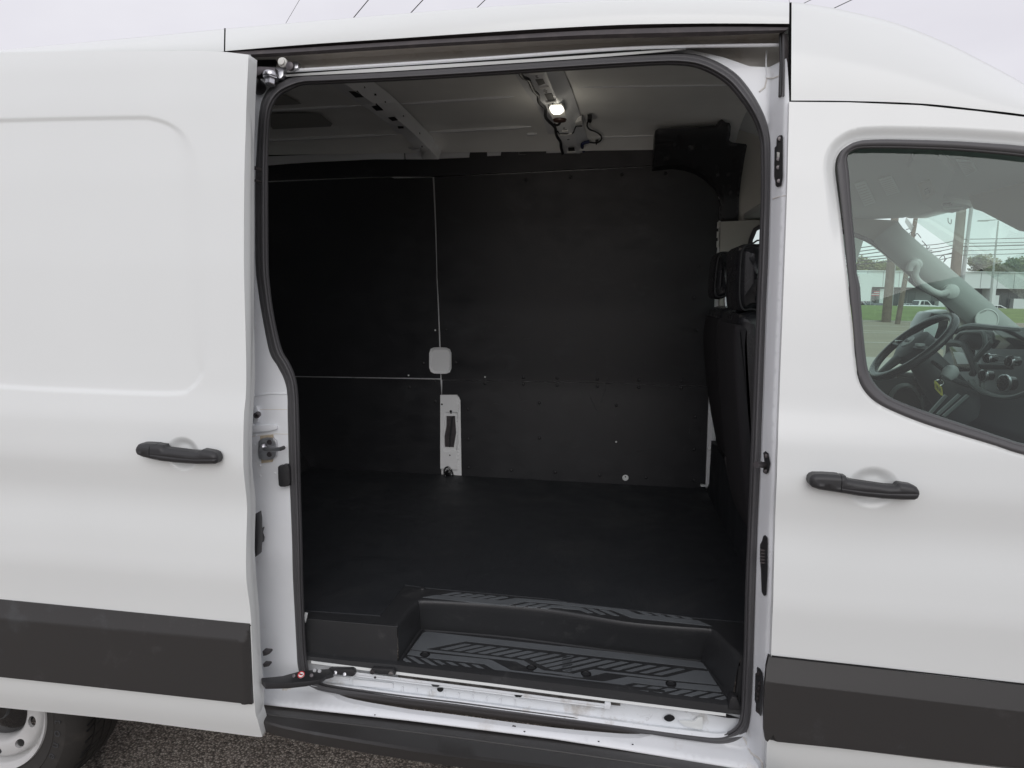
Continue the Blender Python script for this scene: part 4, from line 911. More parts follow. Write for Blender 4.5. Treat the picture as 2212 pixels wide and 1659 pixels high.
mixpad([('Y', '1395,1102 1915,1150 1955,1220 1385,1165 1398,1135')], False)
for s_ in ('555,838 858,772 942,782 635,852', '708,855 1010,788 1098,800 790,866', '865,872 1165,804 1255,815 950,885', '1025,888 1325,822 1415,832 1110,900', '1187,905 1485,843 1580,855 1275,918', '1350,925 1650,862 1740,875 1440,940',
           '1515,945 1815,880 1905,894 1600,962', '1678,966 1990,900 2070,912 1730,992', '1752,1010 2212,915 2212,940 1800,1030', '1830,1045 2212,962 2212,992 1885,1068', '1915,1080 2212,1018 2212,1045 1970,1100', '2090,1105 2212,1080 2212,1108 2150,1118',
           '80,975 105,948 190,1005 120,1000', '135,932 210,938 355,1028 280,1020', '300,955 375,962 516,1050 440,1040', '460,978 535,985 682,1070 605,1060', '620,998 700,1005 848,1090 770,1080', '780,1015 860,1022 1016,1110 940,1100', '945,1032 1025,1040 1184,1130 1105,1120'):
    strip(s_, 'X')
for s_ in ('0,800 70,768 148,778 0,815', '0,842 220,790 312,800 0,870', '0,898 385,808 478,820 60,915 0,918', '5,960 545,828 648,840 90,968', '432,915 720,845 815,857 520,928', '603,938 890,866 985,880 690,950', '775,960 1060,888 1155,902 860,970', '948,980 1240,908 1330,920 1035,990', '1122,1000 1415,928 1505,940 1215,1012',
           '752,1172 925,1130 1045,1142 850,1185', '933,1195 1110,1152 1228,1165 1050,1212', '1118,1215 1290,1172 1410,1185 1220,1230', '1302,1240 1480,1190 1598,1205 1405,1252', '1490,1258 1665,1208 1785,1222 1590,1272', '1678,1280 1850,1232 1975,1248 1775,1290', '1870,1298 1990,1265 2018,1302 1970,1310'):
    strip(s_, 'Y')
for reg, s_ in (('X', '358,914'), ('X', '1698,1078'), ('Y', '292,1002'), ('Y', '1330,1122')):
    p = attread(q(reg, s_)[0], .0); MB().lathe([(.0155, 0), (.0155, .002), (.012, .0025), (.0105, -.001), (.001, -.001)], p, (0, 0, 1), 18).build('step_screw', M['black'], step)
p = at(*q('X', '325,82')[0], 'z', tpz); MB().lathe([(.009, 0), (.008, .004), (.001, .005)], p, (0, 0, 1), 14).build('step_screw', M['plast'], step)
# right end of the liner: corner post
e_ = [at(*p, 'y', .115) for p in q('Y', '2080,1275 2140,1290 2172,1370 2185,1450 2030,1440 2050,1330')]
MB().prism(e_, (0, .03, 0)).build('liner_end_cap', M['plast'], van, bevel=.004)
MB().tube([at(*p, 'y', .15) for p in q('J', '1752,825 1745,900 1735,980 1722,1060')], [.010, .008, .007, .006], 10).build('liner_rib', M['plast'], step)
# painted sill between liner and weatherstrip
s0 = [(640, 1421), (671.6, 1425), (798, 1441.5), (865.7, 1450), (1084, 1476.5), (1192.8, 1491), (1319.6, 1507.5), (1569.6, 1539.5), (1610, 1545)]
def offl(L_, d): return [(x, y+d) for x, y in L_]
def prow(pts, Y, n=80): return [at(*p, 'y', Y) for p in resamp(pts, n)]
bt_ = [(640, 1470), (680, 1484), (748, 1492), (865.7, 1508), (983.4, 1522), (1101, 1538), (1192.8, 1550), (1260.8, 1559), (1407.8, 1580), (1496, 1590), (1549, 1596), (1612, 1590)]
s_a = resamp(s0, 80); s_b = resamp(bt_, 80)
mixr = lambda t: [tuple(a*(1-t)+b*t) for a, b in zip(s_a, s_b)]
sill = loft('sill_channel', [prow(offl(s0, -3), .142), prow(offl(s0, 2), .142), [at(*p, 'y', .142) for p in mixr(.45)], [at(*p, 'y', .138) for p in mixr(.75)], [at(*p, 'y', .118) for p in mixr(.82)], [at(*p, 'y', .108) for p in mixr(1.0)]], M['sillw'], van, sharp=40, flip=True)
st1 = [(672, 1427.2), (798, 1443.5), (865.7, 1452.2), (1084, 1479), (1192.8, 1493.6), (1319.6, 1510), (1568, 1541)]
loft('sill_edge_strip', [prow(st1, .125, 40), prow(st1, .1165, 40), prow(offl(st1, 6.0), .1150, 40), prow(offl(st1, 7.2), .140, 40)], M['white'], van, flip=True, sharp=30)
gr1 = [(860, 1457.5), (1084, 1486.5), (1192.8, 1501), (1340, 1519.5)]
loft('lower_rail_groove', [prow(gr1, .132, 30), prow(offl(gr1, 5.5), .1305, 30)], pbr('rail_grime', (.09, .08, .075), .6, dirt=(.03, .026, .022), dscale=40, dlo=.45, dhi=.6), van)
rl = [(768, 1452), (860, 1463.5), (1084, 1492), (1192.8, 1506.5), (1312, 1521)]
rail = loft('lower_rail', [prow(offl(rl, -1), .134, 40), prow(rl, .114, 40), prow(offl(rl, 5), .1135, 40), prow(offl(rl, 6), .120, 40), prow(offl(rl, 9), .1185, 40), prow(offl(rl, 10.2), .139, 40)], M['sillw'], van, flip=True, sharp=30)
def spl(name, reg, s, Y, th, mat, par, bevel=.001, label=None):
    return MB().prism([at(*p, 'y', Y) for p in q(reg, s)], (0, th, 0)).build(name, M[mat], par, bevel=bevel, label=label)
spl('rail_end_bracket', 'J', '755,1108 798,1112 800,1125 792,1155 750,1150', .112, .01, 'whitein', rail)
for s_ in ('1325,973 1385,978 1375,990 1335,988', '1935,1048 1990,1054 1980,1066 1945,1063'): spl('drain_slot', 'I', s_, .1125, .002, 'grey_plast', rail, 0)
for s_ in ('90,1048 150,1052 140,1064 100,1062',): spl('drain_slot', 'J', s_, .1125, .002, 'grey_plast', rail, 0)
spl('access_hole', 'I', ' '.join('%d,%d' % (1390+23*math.cos(a), 1004+24*math.sin(a)) for a in np.linspace(-.1, math.pi+.1, 12)), .136, .003, 'black', sill, 0)
spl('access_hole', 'J', ' '.join('%d,%d' % (1230+(18+22*(1-abs(math.sin(a))**2)+0)*(1 if math.cos(a) > 0 else -1)*abs(math.cos(a))**.6, 1221+25*math.sin(a)) for a in np.linspace(0, 2*math.pi, 20)[:-1]), .132, .003, 'black', sill, 0)
spl('access_hole', 'J', '1215,1150 1400,1166 1490,1172 1660,1196 1745,1222 1660,1218 1480,1186', .134, .003, 'black', sill, 0)
spl('access_hole', 'I', ' '.join('%d,%d' % (893+9*math.cos(a), 962+10*math.sin(a)) for a in np.linspace(0, 6.28, 12)[:-1]), .136, .003, 'dmetal', sill, 0)
spl('access_hole', 'I', ' '.join('%d,%d' % (911+8*math.cos(a), 921+8*math.sin(a)) for a in np.linspace(0, 6.28, 12)[:-1]), .1125, .003, 'dmetal', rail, 0)
for s_ in ('560,905 725,920 720,945 590,940', '750,935 1040,965 1045,1005 750,980'): spl('sill_pressing', 'I', s_, .134, .006, 'whitein', sill, .0015)
for i in range(9):
    x = 1110+i*103; y = 1030+i*12.2; spl('sill_pressing', 'I', '%d,%d %d,%d %d,%d %d,%d' % (x, y-40, x+7, y-39, x+10, y+6, x+2, y+6), .134, .006, 'whitein', sill, .0008)
spl('sill_patch', 'J', '1300,1243 1410,1245 1440,1215 1475,1215 1475,1300 1440,1303 1340,1278', .130, .008, 'white', sill, .0015, 'creased paper-like sealer patch')
# catch block and lower roller arm
cb = spl('rail_catch', 'I', '880,862 890,852 1040,862 1056,872 1060,902 1040,906 895,893 880,885', .104, .014, 'plast', van, .003)
for s_ in ('893,878', '1030,890'):
    p = at(*q('I', s_)[0], 'y', .104); MB().lathe([(.008, 0), (.007, .004), (.001, .005)], p, (0, -1, 0), 12).build('screw', M['metal' if s_ != '893,878' else 'dmetal'], cb)
la = MB(); A1 = [at(*p, 'y', Y) for p, Y in zip(q('I', '100,943 330,898 380,882 470,872 540,870 575,850 560,905 545,905 520,935 470,945 440,970 100,990'), (-.03, .02, .04, .06, .08, .09, .09, .08, .07, .05, .03, -.03))]
# arm: top face and front face as a bent bar
ab = [at(*p, 'y', Y) for p, Y in zip(q('I', '90,965 250,955 380,930 470,915 520,898 600,888'), (-.045, .0, .03, .055, .08, .10))]
def bar(path, w_, h_): 
    b = MB(); P = [Vector(map(float, p)) for p in path]; V = []; Fc = []
    for i, p in enumerate(P):
        t = (P[min(i+1, len(P)-1)]-P[max(i-1, 0)]); t.z = 0; t.normalize(); s = Vector((-t.y, t.x, 0)); ww = w_[i]/2; hh = h_[i]/2
        for a, c in ((-1, -1), (1, -1), (1, 1), (-1, 1)): V.append(p+s*ww*a+Vector((0, 0, hh*c)))
    for i in range(len(P)-1):
        for k in range(4): a, c = 4*i+k, 4*i+(k+1) % 4; Fc.append((a, a+4, c+4, c))
    Fc += [(0, 1, 2, 3), (4*len(P)-1, 4*len(P)-2, 4*len(P)-3, 4*len(P)-4)]
    return b.add(V, Fc)
lower = bar(ab, (.035, .045, .065, .07, .05, .025), (.018, .018, .016, .013, .012, .016)).build('lower_roller_arm', M['plast'], door, bevel=.003)
lb = spl('lower_roller_bracket', 'I', '560,868 600,858 740,862 760,875 762,905 745,916 560,893', .10, .018, 'plast', lower, .003)
for s_, m_ in (('622,885', 'metal'), ('690,897', 'metal'), ('505,873', 'galv'), ('470,868', 'galv'), ('318,908', 'dmetal'), ('447,905', 'dmetal')):
    p = at(*q('I', s_)[0], 'y', .10-.02*0 if m_ == 'metal' else (.045 if m_ == 'galv' else .015)); MB().lathe([(.0055, 0), (.005, .004), (.001, .0045)], p, (0, -1, .6), 10).build('screw', M[m_], lower)
zt_ = at(*q('I', '383,904')[0], 'y', .02)
lab = MB().lathe([(.010, 0), (.010, .001)], zt_+np.array([0, -.012, .008]), (0, -.55, .83), 24).build('warning_sticker', M['paper'], lower, smooth=False)
MB().lathe([(.010, .0012), (.010, .0018), (.0075, .0018), (.0075, .0012)], zt_+np.array([0, -.012, .008]), (0, -.55, .83), 24, cap=False).build('sticker_ring', M['red'], lab, smooth=False)
MB().box(zt_+np.array([0, -.013, .0095]), (.013, .002, .0022), Matrix.Rotation(.5, 3, 'Y')).build('sticker_bar', M['red'], lab, smooth=False)
MB().box(zt_+np.array([0, -.0128, .0095]), (.009, .0022, .0024), Matrix.Rotation(-.3, 3, 'Y')).build('sticker_figure', M['black'], lab, smooth=False)
MB().prism([at(*p, 'y', .13) for p in q('I', '395,445 415,450 408,485 398,520 392,480')], (0, .004, 0)).build('paint_sliver', M['white'], van, smooth=False)
# ---- far wall ------------------------------------------------------
W_ = lambda s, r: [tuple(p) for p in q(r, s)]
bodyw = panel('far_inner_side', [('w', -3.55, .6), ('w', .60, .6), ('w', .60, 2.36), ('w', -3.55, 2.36)], Woff(.014), M['whitebr'], van, res=.08)
cupc = toxz([(950.8, 779)], Woff(0))[0]
def wallpanel(name, P, hole=False, label=None, ext=()):
    xz_ = toxz(P, W); hs = []
    if hole:
        c = toxz([tuple(p) for p in q('H', '360,290 440,290 462,300 472,325 472,420 462,448 440,458 362,457 340,445 330,418 330,330 340,300')], W)
        xz_ = xz_
    return panel(name, xz_, W, M['liner'], van, res=.05, xz=True, edge=.03, flange=.006, label=label)
UL = [(60, 415), (579, 393.5), (770, 385), (845, 383), (852, 385.5), (934.2, 383.3), (942.6, 600), (948.6, 750), (926.5, 752), (926.5, 806), (949.8, 808), (950.6, 816.6), (813, 815), (200, 804)]
UL = UL[:7]+[(948.4, 749)]+[tuple(p) for p in q('H', '400,289 360,291 340,300 331,328 331,420 341,445 362,456 401,457')]+[(950.8, 817), (813, 815), (200, 806)]
LL = [(60, 806), (200, 807), (813, 817.4), (951, 820), (953, 850), (953.4, 1045), (800, 1045), (60, 1030)]
cuv = [tuple(p) for p in q('C', '0,1097 460,1074 950,1048 1060,1044 1110,1046 1155,1055 1200,1072 1250,1098 1290,1132 1325,1170 1350,1210 1368,1260 1374,1300 1368,1400 1358,1500 1352,1620')]
UR = [(938.0, 382.2)]+cuv+[(1541, 700), (1534.5, 834.5), (1240, 825.5), (980, 821.0), (954.5, 820.4), (953, 808)]+[tuple(p) for p in q('H', '406,458 440,457 462,448 472,422 472,325 462,302 440,292 404,290')]+[(944.8, 600)]
LR = [(955.5, 821.4), (1240, 826.3), (1533.5, 835.3), (1523.5, 1060), (1362, 1056), (1104.9, 1046), (998.5, 1040)]+[tuple(p) for p in q('H', '536,1095 530,720 529,625 520,603 508,588 412,588')]
wp = [wallpanel('wall_panel', UL, label='upper rear black wall board'), wallpanel('wall_panel', LL, label='lower rear black wall board'), wallpanel('wall_panel', UR, label='upper front black wall board with rounded corner'), wallpanel('wall_panel', LR, label='lower front black wall board, scuffed')]
# pull cup behind the cut-out
cc = [tuple(p) for p in q('H', '360,290 440,291 462,301 472,325 472,420 462,448 440,458 362,457 341,446 330,420 330,328 340,300')]
ccw = toxz(cc, W)
panel('pull_cup', ccw, lambda X, Z: W(X, Z)+.004+.03*ss(sdf(X, Z, ccw)/.035), pbr('cup_white', (.86, .87, .88), .35, coat=.3), van, res=.008, xz=True, edge=.006, flange=0)
# bracket
br = [tuple(p) for p in q('H', '405,588 508,588 520,603 529,625 530,720 536,1098 505,1118 430,1115 413,1100 405,1060')]
cut = toxz([tuple(p) for p in q('H', '441,722 496,722 499,760 503,830 488,920 430,918 428,850 440,790')], Woff(.004))
brw = toxz(br, Woff(.004)); xb = [p[0] for p in brw]
lip = toxz([tuple(p) for p in q('H', '430,695 515,695 520,780 512,940 420,945 415,850 428,760')], Woff(.004))
def brfn(X, Z):
    y = Wtab(Z)+.002-.006*ss((X-(max(xb)-.022))/.004)*0
    y = y-.008*ss((sdf(X, Z, lip)+.004)/.006)*0+.007*ss((sdf(X, Z, lip))/.008)
    return y-.010*ss((max(xb)-.018-X)/.006)*ss((Z-.70)/.01)
bk = panel('post_bracket', brw, brfn, M['whitebr'], van, res=.01, xz=True, edge=.005, holes=[cut], flange=.02, extra=rowsat(lip, [-.004, 0, .004, .008], .008))
MB().prism([(x, float(Wtab(z))+.010, z) for x, z in toxz([tuple(p) for p in q('H', '438,717 500,717 503,830 492,925 427,923 427,850')], Woff(.010))], (0, .003, 0)).build('post_cavity', M['dmetal'], bk, smooth=False)
MB().tube([(p[0], float(Wtab(p[1]))+.008, p[1]) for p in toxz([tuple(p) for p in q('H', '478,722 462,850 458,920')], Woff(.008))], .009, 8, flat=.2).build('belt_web', M['grey_plast'], bk)
for s_, r in (('467,694', .007), ('467,704', .005), ('461,971', .004), ('411,650', .005)):
    x, z = toxz([tuple(q('H', s_)[0])], Woff(-.012))[0]; MB().lathe([(r, 0), (r*.9, .0015), (.001, .0015)], (x, float(brfn(np.array([x]), np.array([z]))[0])-.0005, z), (0, -1, 0), 12).build('bracket_hole', M['black'], bk)
def ring(reg, s, Y, r, par, mat='gloss', cen=None):
    P = [at(*p, 'y', Y) for p in q(reg, s)]; P.append(P[0]); return MB().tube([tuple(p) for p in cat(P, 4)], r, 8, cap=False).build('tie_down_ring', M[mat], par)
rg_ = ring('H', '452,1042 470,1062 482,1095 474,1112 455,1118 437,1105 425,1080 432,1052', 1.835, .0042, bk)
p = at(*q('H', '450,1082')[0], 'y', 1.84); MB().lathe([(.018, -.01), (.016, .004), (.008, .006), (.007, .012), (.001, .012)], p, (0, -1, 0), 14).build('ring_bolt', M['gloss'], bk)
# bare post at the front edge of the boards
fp = spl('bare_post', 'H', '2095,535 2108,575 2112,600 2135,745 2137,1240 2120,1241 2115,1190 2098,1170 2072,1165 2078,1000', 1.845, .02, 'whitebr', van, .002)
spl('post_flange', 'H', '2116,760 2135,745 2137,1240 2124,1238', 1.835, .01, 'white', fp, .001)
spl('post_foot', 'H', '2040,1160 2046,1155 2080,1160 2080,1168 2045,1170', 1.82, .02, 'white', fp, .001)
spl('post_clip', 'H', '2082,925 2095,935 2110,928 2128,945 2126,952 2108,938 2096,943 2083,937', 1.838, .008, 'white', fp, .001)
ring('H', '2106,1138 2114,1150 2112,1190 2100,1215 2084,1208 2090,1170', 1.80, .004, fp)
MB().tube([at(*p, 'y', 1.80) for p in q('H', '2076,1205 2118,1212')], .010, 10).build('ring_bolt', M['gloss'], fp)
# upper part of the post, between the board's rounded corner and the black corner trim
gp = panel('post_upper_edge', [tuple(p) for p in q('C', '1060,1036 1110,1040 1180,1052 1240,1078 1300,1120 1345,1180 1372,1240 1384,1300 1376,1420 1366,1500 1362,1620 1350,1620 1358,1500 1366,1400 1372,1300 1364,1250 1345,1208 1318,1168 1282,1132 1240,1102 1190,1072 1140,1056')], Woff(.004), M['inner'], van, res=.03)
for s_ in ('1360,1420', '1356,1480', '1354,1540'):
    x, z = toxz([tuple(q('C', s_)[0])], Woff(0))[0]; MB().box((x, 1.775, z), (.012, .008, .03)).build('trim_clip', M['lampbody'], gp, bevel=.001)
spl('post_strip', 'C', '1362,1390 1392,1395 1388,1515 1384,1600 1352,1640 1352,1600 1366,1500', 1.785, .01, 'white', van, .001)
# rivets
riv = MB().lathe([(.0085, 0), (.0078, .003), (.0052, .0050), (.001, .006)], (0, 0, 0), (0, -1, 0), 10).build('rivet', M['plast'], wp[3]); rvmesh = riv.data; bpy.data.objects.remove(riv)
wmesh = rvmesh.copy(); wmesh.materials.clear(); wmesh.materials.append(M['white'])
rv = [('H', 683, 478, 1, 2), ('H', 683, 517, 0, 3), ('H', 925, 480, 0, 2), ('H', 925, 523, 0, 3), ('H', 1137, 485, 0, 2), ('H', 1137, 529, 0, 3), ('H', 1391, 491, 0, 2), ('H', 1390, 536, 0, 3), ('H', 1653, 497, 0, 2), ('H', 1652, 543, 0, 3),
      ('H', 1922, 503, 0, 2), ('H', 1920, 547, 0, 3), ('H', 1025, 640, 0, 3), ('H', 1511, 657, 0, 3), ('H', 1026, 862, 0, 3), ('H', 1509, 886, 1, 3), ('H', 576, 680, 0, 3), ('H', 577, 868, 0, 3), ('H', 580, 1048, 0, 3), ('H', 848, 1066, 0, 3),
      ('H', 1124, 1076, 0, 3), ('H', 1406, 1096, 0, 3), ('H', 1697, 1110, 0, 3), ('H', 1999, 1127, 0, 3), ('H', 2000, 933, 0, 3), ('H', 2007, 729, 0, 3), ('H', 2014, 178, 0, 2), ('H', 499, 385, 0, 2), ('H', 438, 182, 0, 2), ('H', 370, 183, 1, 0),
      ('H', 295, 390, 0, 0), ('H', 202, 467, 1, 0), ('H', 370, 508, 0, 1), ('H', 370, 630, 0, 1), ('H', 207, 541, 0, 1), ('C', 755, 1100, 0, 2), ('C', 1030, 1092, 0, 2), ('C', 432, 1115, 0, 2), ('C', 150, 1133, 0, 2), ('G', 235, 333, 0, 2), ('G', 208, 494, 0, 2), ('G', 223, 655, 0, 2)]
for r_, x, y, wh, pi_ in rv:
    px, pz = toxz([tuple(q(r_, '%d,%d' % (x, y))[0])], W)[0]
    o = link('rivet', wmesh if wh else rvmesh, None, wp[pi_]); o.location = (px, float(Wtab(pz)), pz)
    if wh: o.scale = (.62, 1, .62)
px, pz = toxz([tuple(q('H', '1567,1112')[0])], W)[0]
pl = MB().lathe([(.0165, 0), (.015, .002), (.001, .0025)], (px, float(Wtab(pz)), pz), (0, -1, 0), 24).build('board_plug', M['white'], wp[3])
MB().lathe([(.004, .002), (.003, .0035), (.001, .0036)], (px, float(Wtab(pz)), pz+.006), (0, -1, 0), 10).build('plug_hole', M['black'], pl)
# scuffs on the board
sc_ = MB(); random.seed(3)
for s_ in ('1455,480 1440,560 1412,640', '1380,440 1375,500', '1245,140 1300,190', '925,237 970,236', '1380,310 1405,312', '1640,945 1790,935', '2020,780 2040,815 2050,860', '1010,640 1045,700', '925,690 940,690', '1110,330 1135,370', '1895,345 1935,385', '720,1050 735,1060', '1345,600 1385,690', '1100,958 1115,958', '920,935 930,950', '1420,330 1430,380', '1760,545 1795,560'):
    P = [on(*p, Woff(-.0006)) for p in q('H', s_)]
    sc_.tube(P, .0016, 4, flat=.2)
for k in range(46):
    hx, hy = random.uniform(560, 1990), random.uniform(120, 1060); an = random.choice([random.uniform(-.5, .5), random.uniform(1.1, 2.2)]); ln = random.uniform(12, 70)
    P = [on(*q('H', '%d,%d' % (hx+math.cos(an)*ln*t+random.uniform(-3, 3), hy+math.sin(an)*ln*t))[0], Woff(-.0006)) for t in (0, .5, 1)]
    sc_.tube(P, [.0003, random.uniform(.0006, .0013), .0003], 4, flat=.2)
g_ = sc_.build('scuff_marks', pbr('scuff', (.075, .078, .084), .6), wp[3]); g_['kind'] = 'stuff'
# rail trim above the boards, with tabs
rt = [tuple(p) for p in q('B', '0,1060 425,1042 570,1030 600,1022 700,1022 1100,1003 1400,1000')]+[tuple(p) for p in q('T', '0,1310 0,1250 195,1248 212,1262 215,1312 320,1308 325,1248 345,1238 545,1230 555,1250 556,1296 750,1292 800,1306 980,1296 1060,1272 1265,1256 1268,1200 1285,1184 1560,1172 1578,1185 1580,1238 1920,1222')]
rt = [tuple(p) for p in q('B', '0,1060 425,1042 570,1030 700,1022 1100,1003 1400,1004 1690,992 1694,958 1710,950 1795,948 1802,960 1802,983 1888,980 1892,950 1910,940 1990,938 2000,950 2002,975 2056,972 2060,944')]+\
     [tuple(p) for p in q('T', '0,1250 195,1248 212,1262 215,1312 320,1308 325,1248 345,1238 545,1230 555,1250 556,1296 750,1292 980,1296 1060,1272 1265,1256 1268,1200 1285,1184 1560,1172 1578,1185 1580,1238 1920,1222')]+\
     [tuple(p) for p in q('C', '965,1040 500,1062 0,1088')]+[(934, 380.8), (850, 380.5), (770, 382), (579, 389.5), (400, 398)]
panel('rail_trim', rt, lambda X, Z: W(X, Z)-.012+.02*np.cos(np.clip((Z-2.21)/.09, -1, 1)*1.5)*0, M['liner'], van, res=.03, edge=.012, flange=.02)
# side rail under the roof (far side), light
cr_ = panel('side_rail', [tuple(p) for p in q('B', '0,985 425,968 1350,935 1400,928 1560,925 2212,897')]+[tuple(p) for p in q('T', '700,1160 1090,1120 1920,1088 1935,1240 1000,1300 0,1340')]+[tuple(p) for p in q('B', '1400,1030 0,1075')], Woff(-.006), M['whitebr'], van, res=.04, edge=.02)
MB().tube([on(*p, Woff(-.012)) for p in q('T', '0,1185 300,1172 660,1150')], .0035, 6).build('rail_joint', M['black'], van)
MB().tube([on(*p, Woff(-.012)) for p in q('T', '1085,1130 1500,1112 1920,1098')], .0035, 6).build('rail_joint', M['black'], van)
MB().tube([on(*p, Woff(-.012)) for p in q('B', '425,980 900,962 1345,942')], .003, 6).build('rail_joint', M['black'], van)
# ---- roof inside -----------------------------------------------------
Ys = np.linspace(.30, 1.655, 40)
loft('roof_lining', [[np.array([x, y, zc(y)]) for x in np.linspace(-3.55, .52, 8)] for y in Ys], M['inner'], van, flip=True)
roof_in = bpy.data.objects['roof_lining']
def rbead(a, b, r=.013, reg='B', nm='roof_rib', par=None):
    P = [onz(*q(reg, '%d,%d' % (a[0]+(b[0]-a[0])*t, a[1]+(b[1]-a[1])*t))[0], zc) for t in np.linspace(0, 1, 8)]
    rr = [r*.3]+[r]*6+[r*.3]
    return MB().tube(P, rr, 8, flat=.7).build(nm, M['whitebr'], par or roof_in)
for a, b in (((-300, 735), (1010, 663)), ((-300, 915), (1240, 845)), ((-300, 1000), (1340, 934)), ((1235, 655), (1970, 607)), ((1440, 833), (2080, 797)), ((1530, 925), (2100, 893))): rbead(a, b)
rbead((480, 548), (1450, 535), .008, 'C'); rbead((1100, 958), (450, 965), .006, 'C') if False else None
rbead((310, 1062), (440, 1052), .012, 'T'); rbead((540, 868), (960, 858), .005, 'C') if False else None
rbead((1110, 1100), (1920, 1078), .006, 'T')
def patch(s, reg, nm, mat, o=-.010):
    P = [onz(*p, lambda Y: zc(Y)+o) for p in q(reg, s)]; P = [np.array(p) for p in resamp(P, len(P)*4, True)]
    c = sum(P)/len(P); c = np.array([c[0], c[1], zc(c[1])+o]); n = len(P)
    return mesh(nm, P+[c], [(i, n, (i+1) % n) for i in range(n)], mat, roof_in, smooth=False)
dp = pbr('damping_pad', (.36, .36, .34), .8)
patch('440,715 745,712 850,795 440,815', 'B', 'damping_pad', dp); patch('440,590 530,592 640,655 460,665', 'B', 'damping_pad', dp)
# roof bows: hat profile following the roof curve
def bow(Lp, Mp, Rp, reg, name, h=-.045):
    n = 30
    l = resamp(cat([onz(*p, lambda Y: zc(Y)+h) for p in q(reg, Lp)], 4), n); m_ = resamp(cat([onz(*p, lambda Y: zc(Y)+h) for p in q(reg, Mp)], 4), n); r = resamp(cat([onz(*p, lambda Y: zc(Y)-.004) for p in q(reg, Rp)], 4), n)
    lt = [p+np.array([-.012, 0, -h-.004]) for p in l]
    fl_ = [p+np.array([-.05, 0, .0]) for p in lt]
    def extend(row):     # carry the bow on to the near side of the roof
        a = row[0]; d = (row[0]-row[3]); k = (a[1]-.30)/8
        pre = [np.array([a[0]+(row[0][0]-row[6][0])/(row[0][1]-row[6][1]+1e-9)*(y-a[1])*.6, y, zc(y)+(a[2]-zc(a[1]))]) for y in np.linspace(.28, a[1]-.03, 8)]
        return pre+row
    rows = [extend(x) for x in (fl_, lt, l, m_, r)]
    return loft(name, rows, M['whitebr'], van, sharp=35)
b1o = bow('830,540 960,630 1200,790 1300,880 1370,965 1400,1003', '925,540 1130,680 1290,795 1430,930 1500,1003', '1110,532 1220,620 1400,800 1450,850 1522,925', 'B', 'roof_bow')
b2o = bow('300,300 470,610 600,800 680,960 740,1150 780,1302', '560,290 690,610 800,830 880,1000 930,1150 978,1300', '778,262 900,560 1000,860 1060,1060 1085,1130', 'T', 'roof_bow')
def slot(s, reg, par, nm='slot', mat='black', dz=-.047, th=.003):
    P = [onz(*p, lambda Y: zc(Y)+dz) for p in q(reg, s)]
    return MB().prism(P, (0, 0, th)).build(nm, M[mat], par, smooth=False)
for s_ in ('930,575 985,575 1028,612 975,615', '1060,657 1105,655 1148,695 1105,698', '1180,742 1220,740 1240,758 1205,762', '1415,975 1455,975 1462,992 1425,993'): slot(s_, 'B', b1o)
for s_ in ('420,370 515,361 560,445 467,458', '535,555 625,547 662,630 580,641', '832,1235 912,1232 915,1268 838,1272'): slot(s_, 'T', b2o)
for s_ in ('1028,550 1034,550 1036,556 1030,556', '1092,595 1104,595 1106,602 1094,602', '1158,642 1164,642 1166,648 1160,648', '1272,730 1278,730 1280,735 1274,735', '1375,838 1380,838 1382,845 1377,845', '1240,798 1275,798 1278,808 1245,810', '1388,922 1396,922 1397,928 1390,928'): slot(s_, 'B', b1o, 'slot', 'black', -.047)
for s_ in ('422,327 448,326 449,331 424,332', '430,347 458,346 459,351 432,352', '525,490 550,489 551,494 527,495', '522,512 568,511 570,518 524,519', '548,532 568,531 570,536 550,537', '626,675 646,674 647,679 628,680', '638,692 656,691 657,696 640,697', '770,982 790,981 791,986 772,987', '770,1004 815,1002 818,1010 772,1012', '820,1122 848,1120 850,1130 822,1132'): slot(s_, 'T', b2o)
for s_, reg, b in (('345,297 530,283 500,305 360,315', 'T', b2o), ('470,482 585,465 588,478 480,492', 'T', b2o), ('552,662 680,640 685,655 560,672', 'T', b2o), ('755,1025 830,1020 832,1032 760,1036', 'T', b2o), ('820,1290 925,1284 925,1298 822,1302', 'T', b2o)): slot(s_, reg, b, 'bow_lip', 'inner', -.052, .006)
slot('925,915 1000,885 1010,905 1005,945 930,948', 'T', b2o, 'bow_gusset', 'inner', -.03, .02)
MB().tube([onz(*p, lambda Y: zc(Y)-.05) for p in q('T', '700,1020 722,1052 880,1052 900,1035 930,960 1010,955')], .003, 6).build('bow_joint', M['black'], b2o)
MB().tube([onz(*p, lambda Y: zc(Y)-.052) for p in q('T', '730,1062 790,1066 880,1050')], .003, 6).build('bow_joint', M['inner'], b2o)
# interior lamp
lz = lambda Y: zc(Y)-.058
lb_ = MB().prism([onz(*p, lz) for p in q('T', '583,745 600,722 650,714 755,711 780,735 797,772 803,812 770,830 700,848 650,852 625,835')], (0, 0, .014)).build('cargo_lamp', M['lampbody'], b2o, bevel=.004)
MB().prism([onz(*p, lambda Y: zc(Y)-.064) for p in q('T', '598,742 612,728 745,718 768,740 784,772 760,795 735,812 650,815 618,785')], (0, 0, .010)).build('lamp_lens', M['lamp'], lb_, bevel=.003)
MB().lathe([(.03, 0), (.026, -.008), (.001, -.010)], onz(*q('T', '728,872')[0], lambda Y: zc(Y)-.046), (0, 0, 1), 16).build('lamp_plug', pbr('lamp_plug', (.05, .025, .02), .5), b2o)
pl_ = bpy.data.lights.new('cargo_lamp_light', 'POINT'); pl_.energy = .22; pl_.color = (1, .93, .8); pl_.shadow_soft_size = .03
po = bpy.data.objects.new('cargo_lamp_light', pl_); COL.objects.link(po); po.location = [float(v) for v in (onz(*q('T', '690,765')[0], lz)+np.array([0, 0, -.12]))]
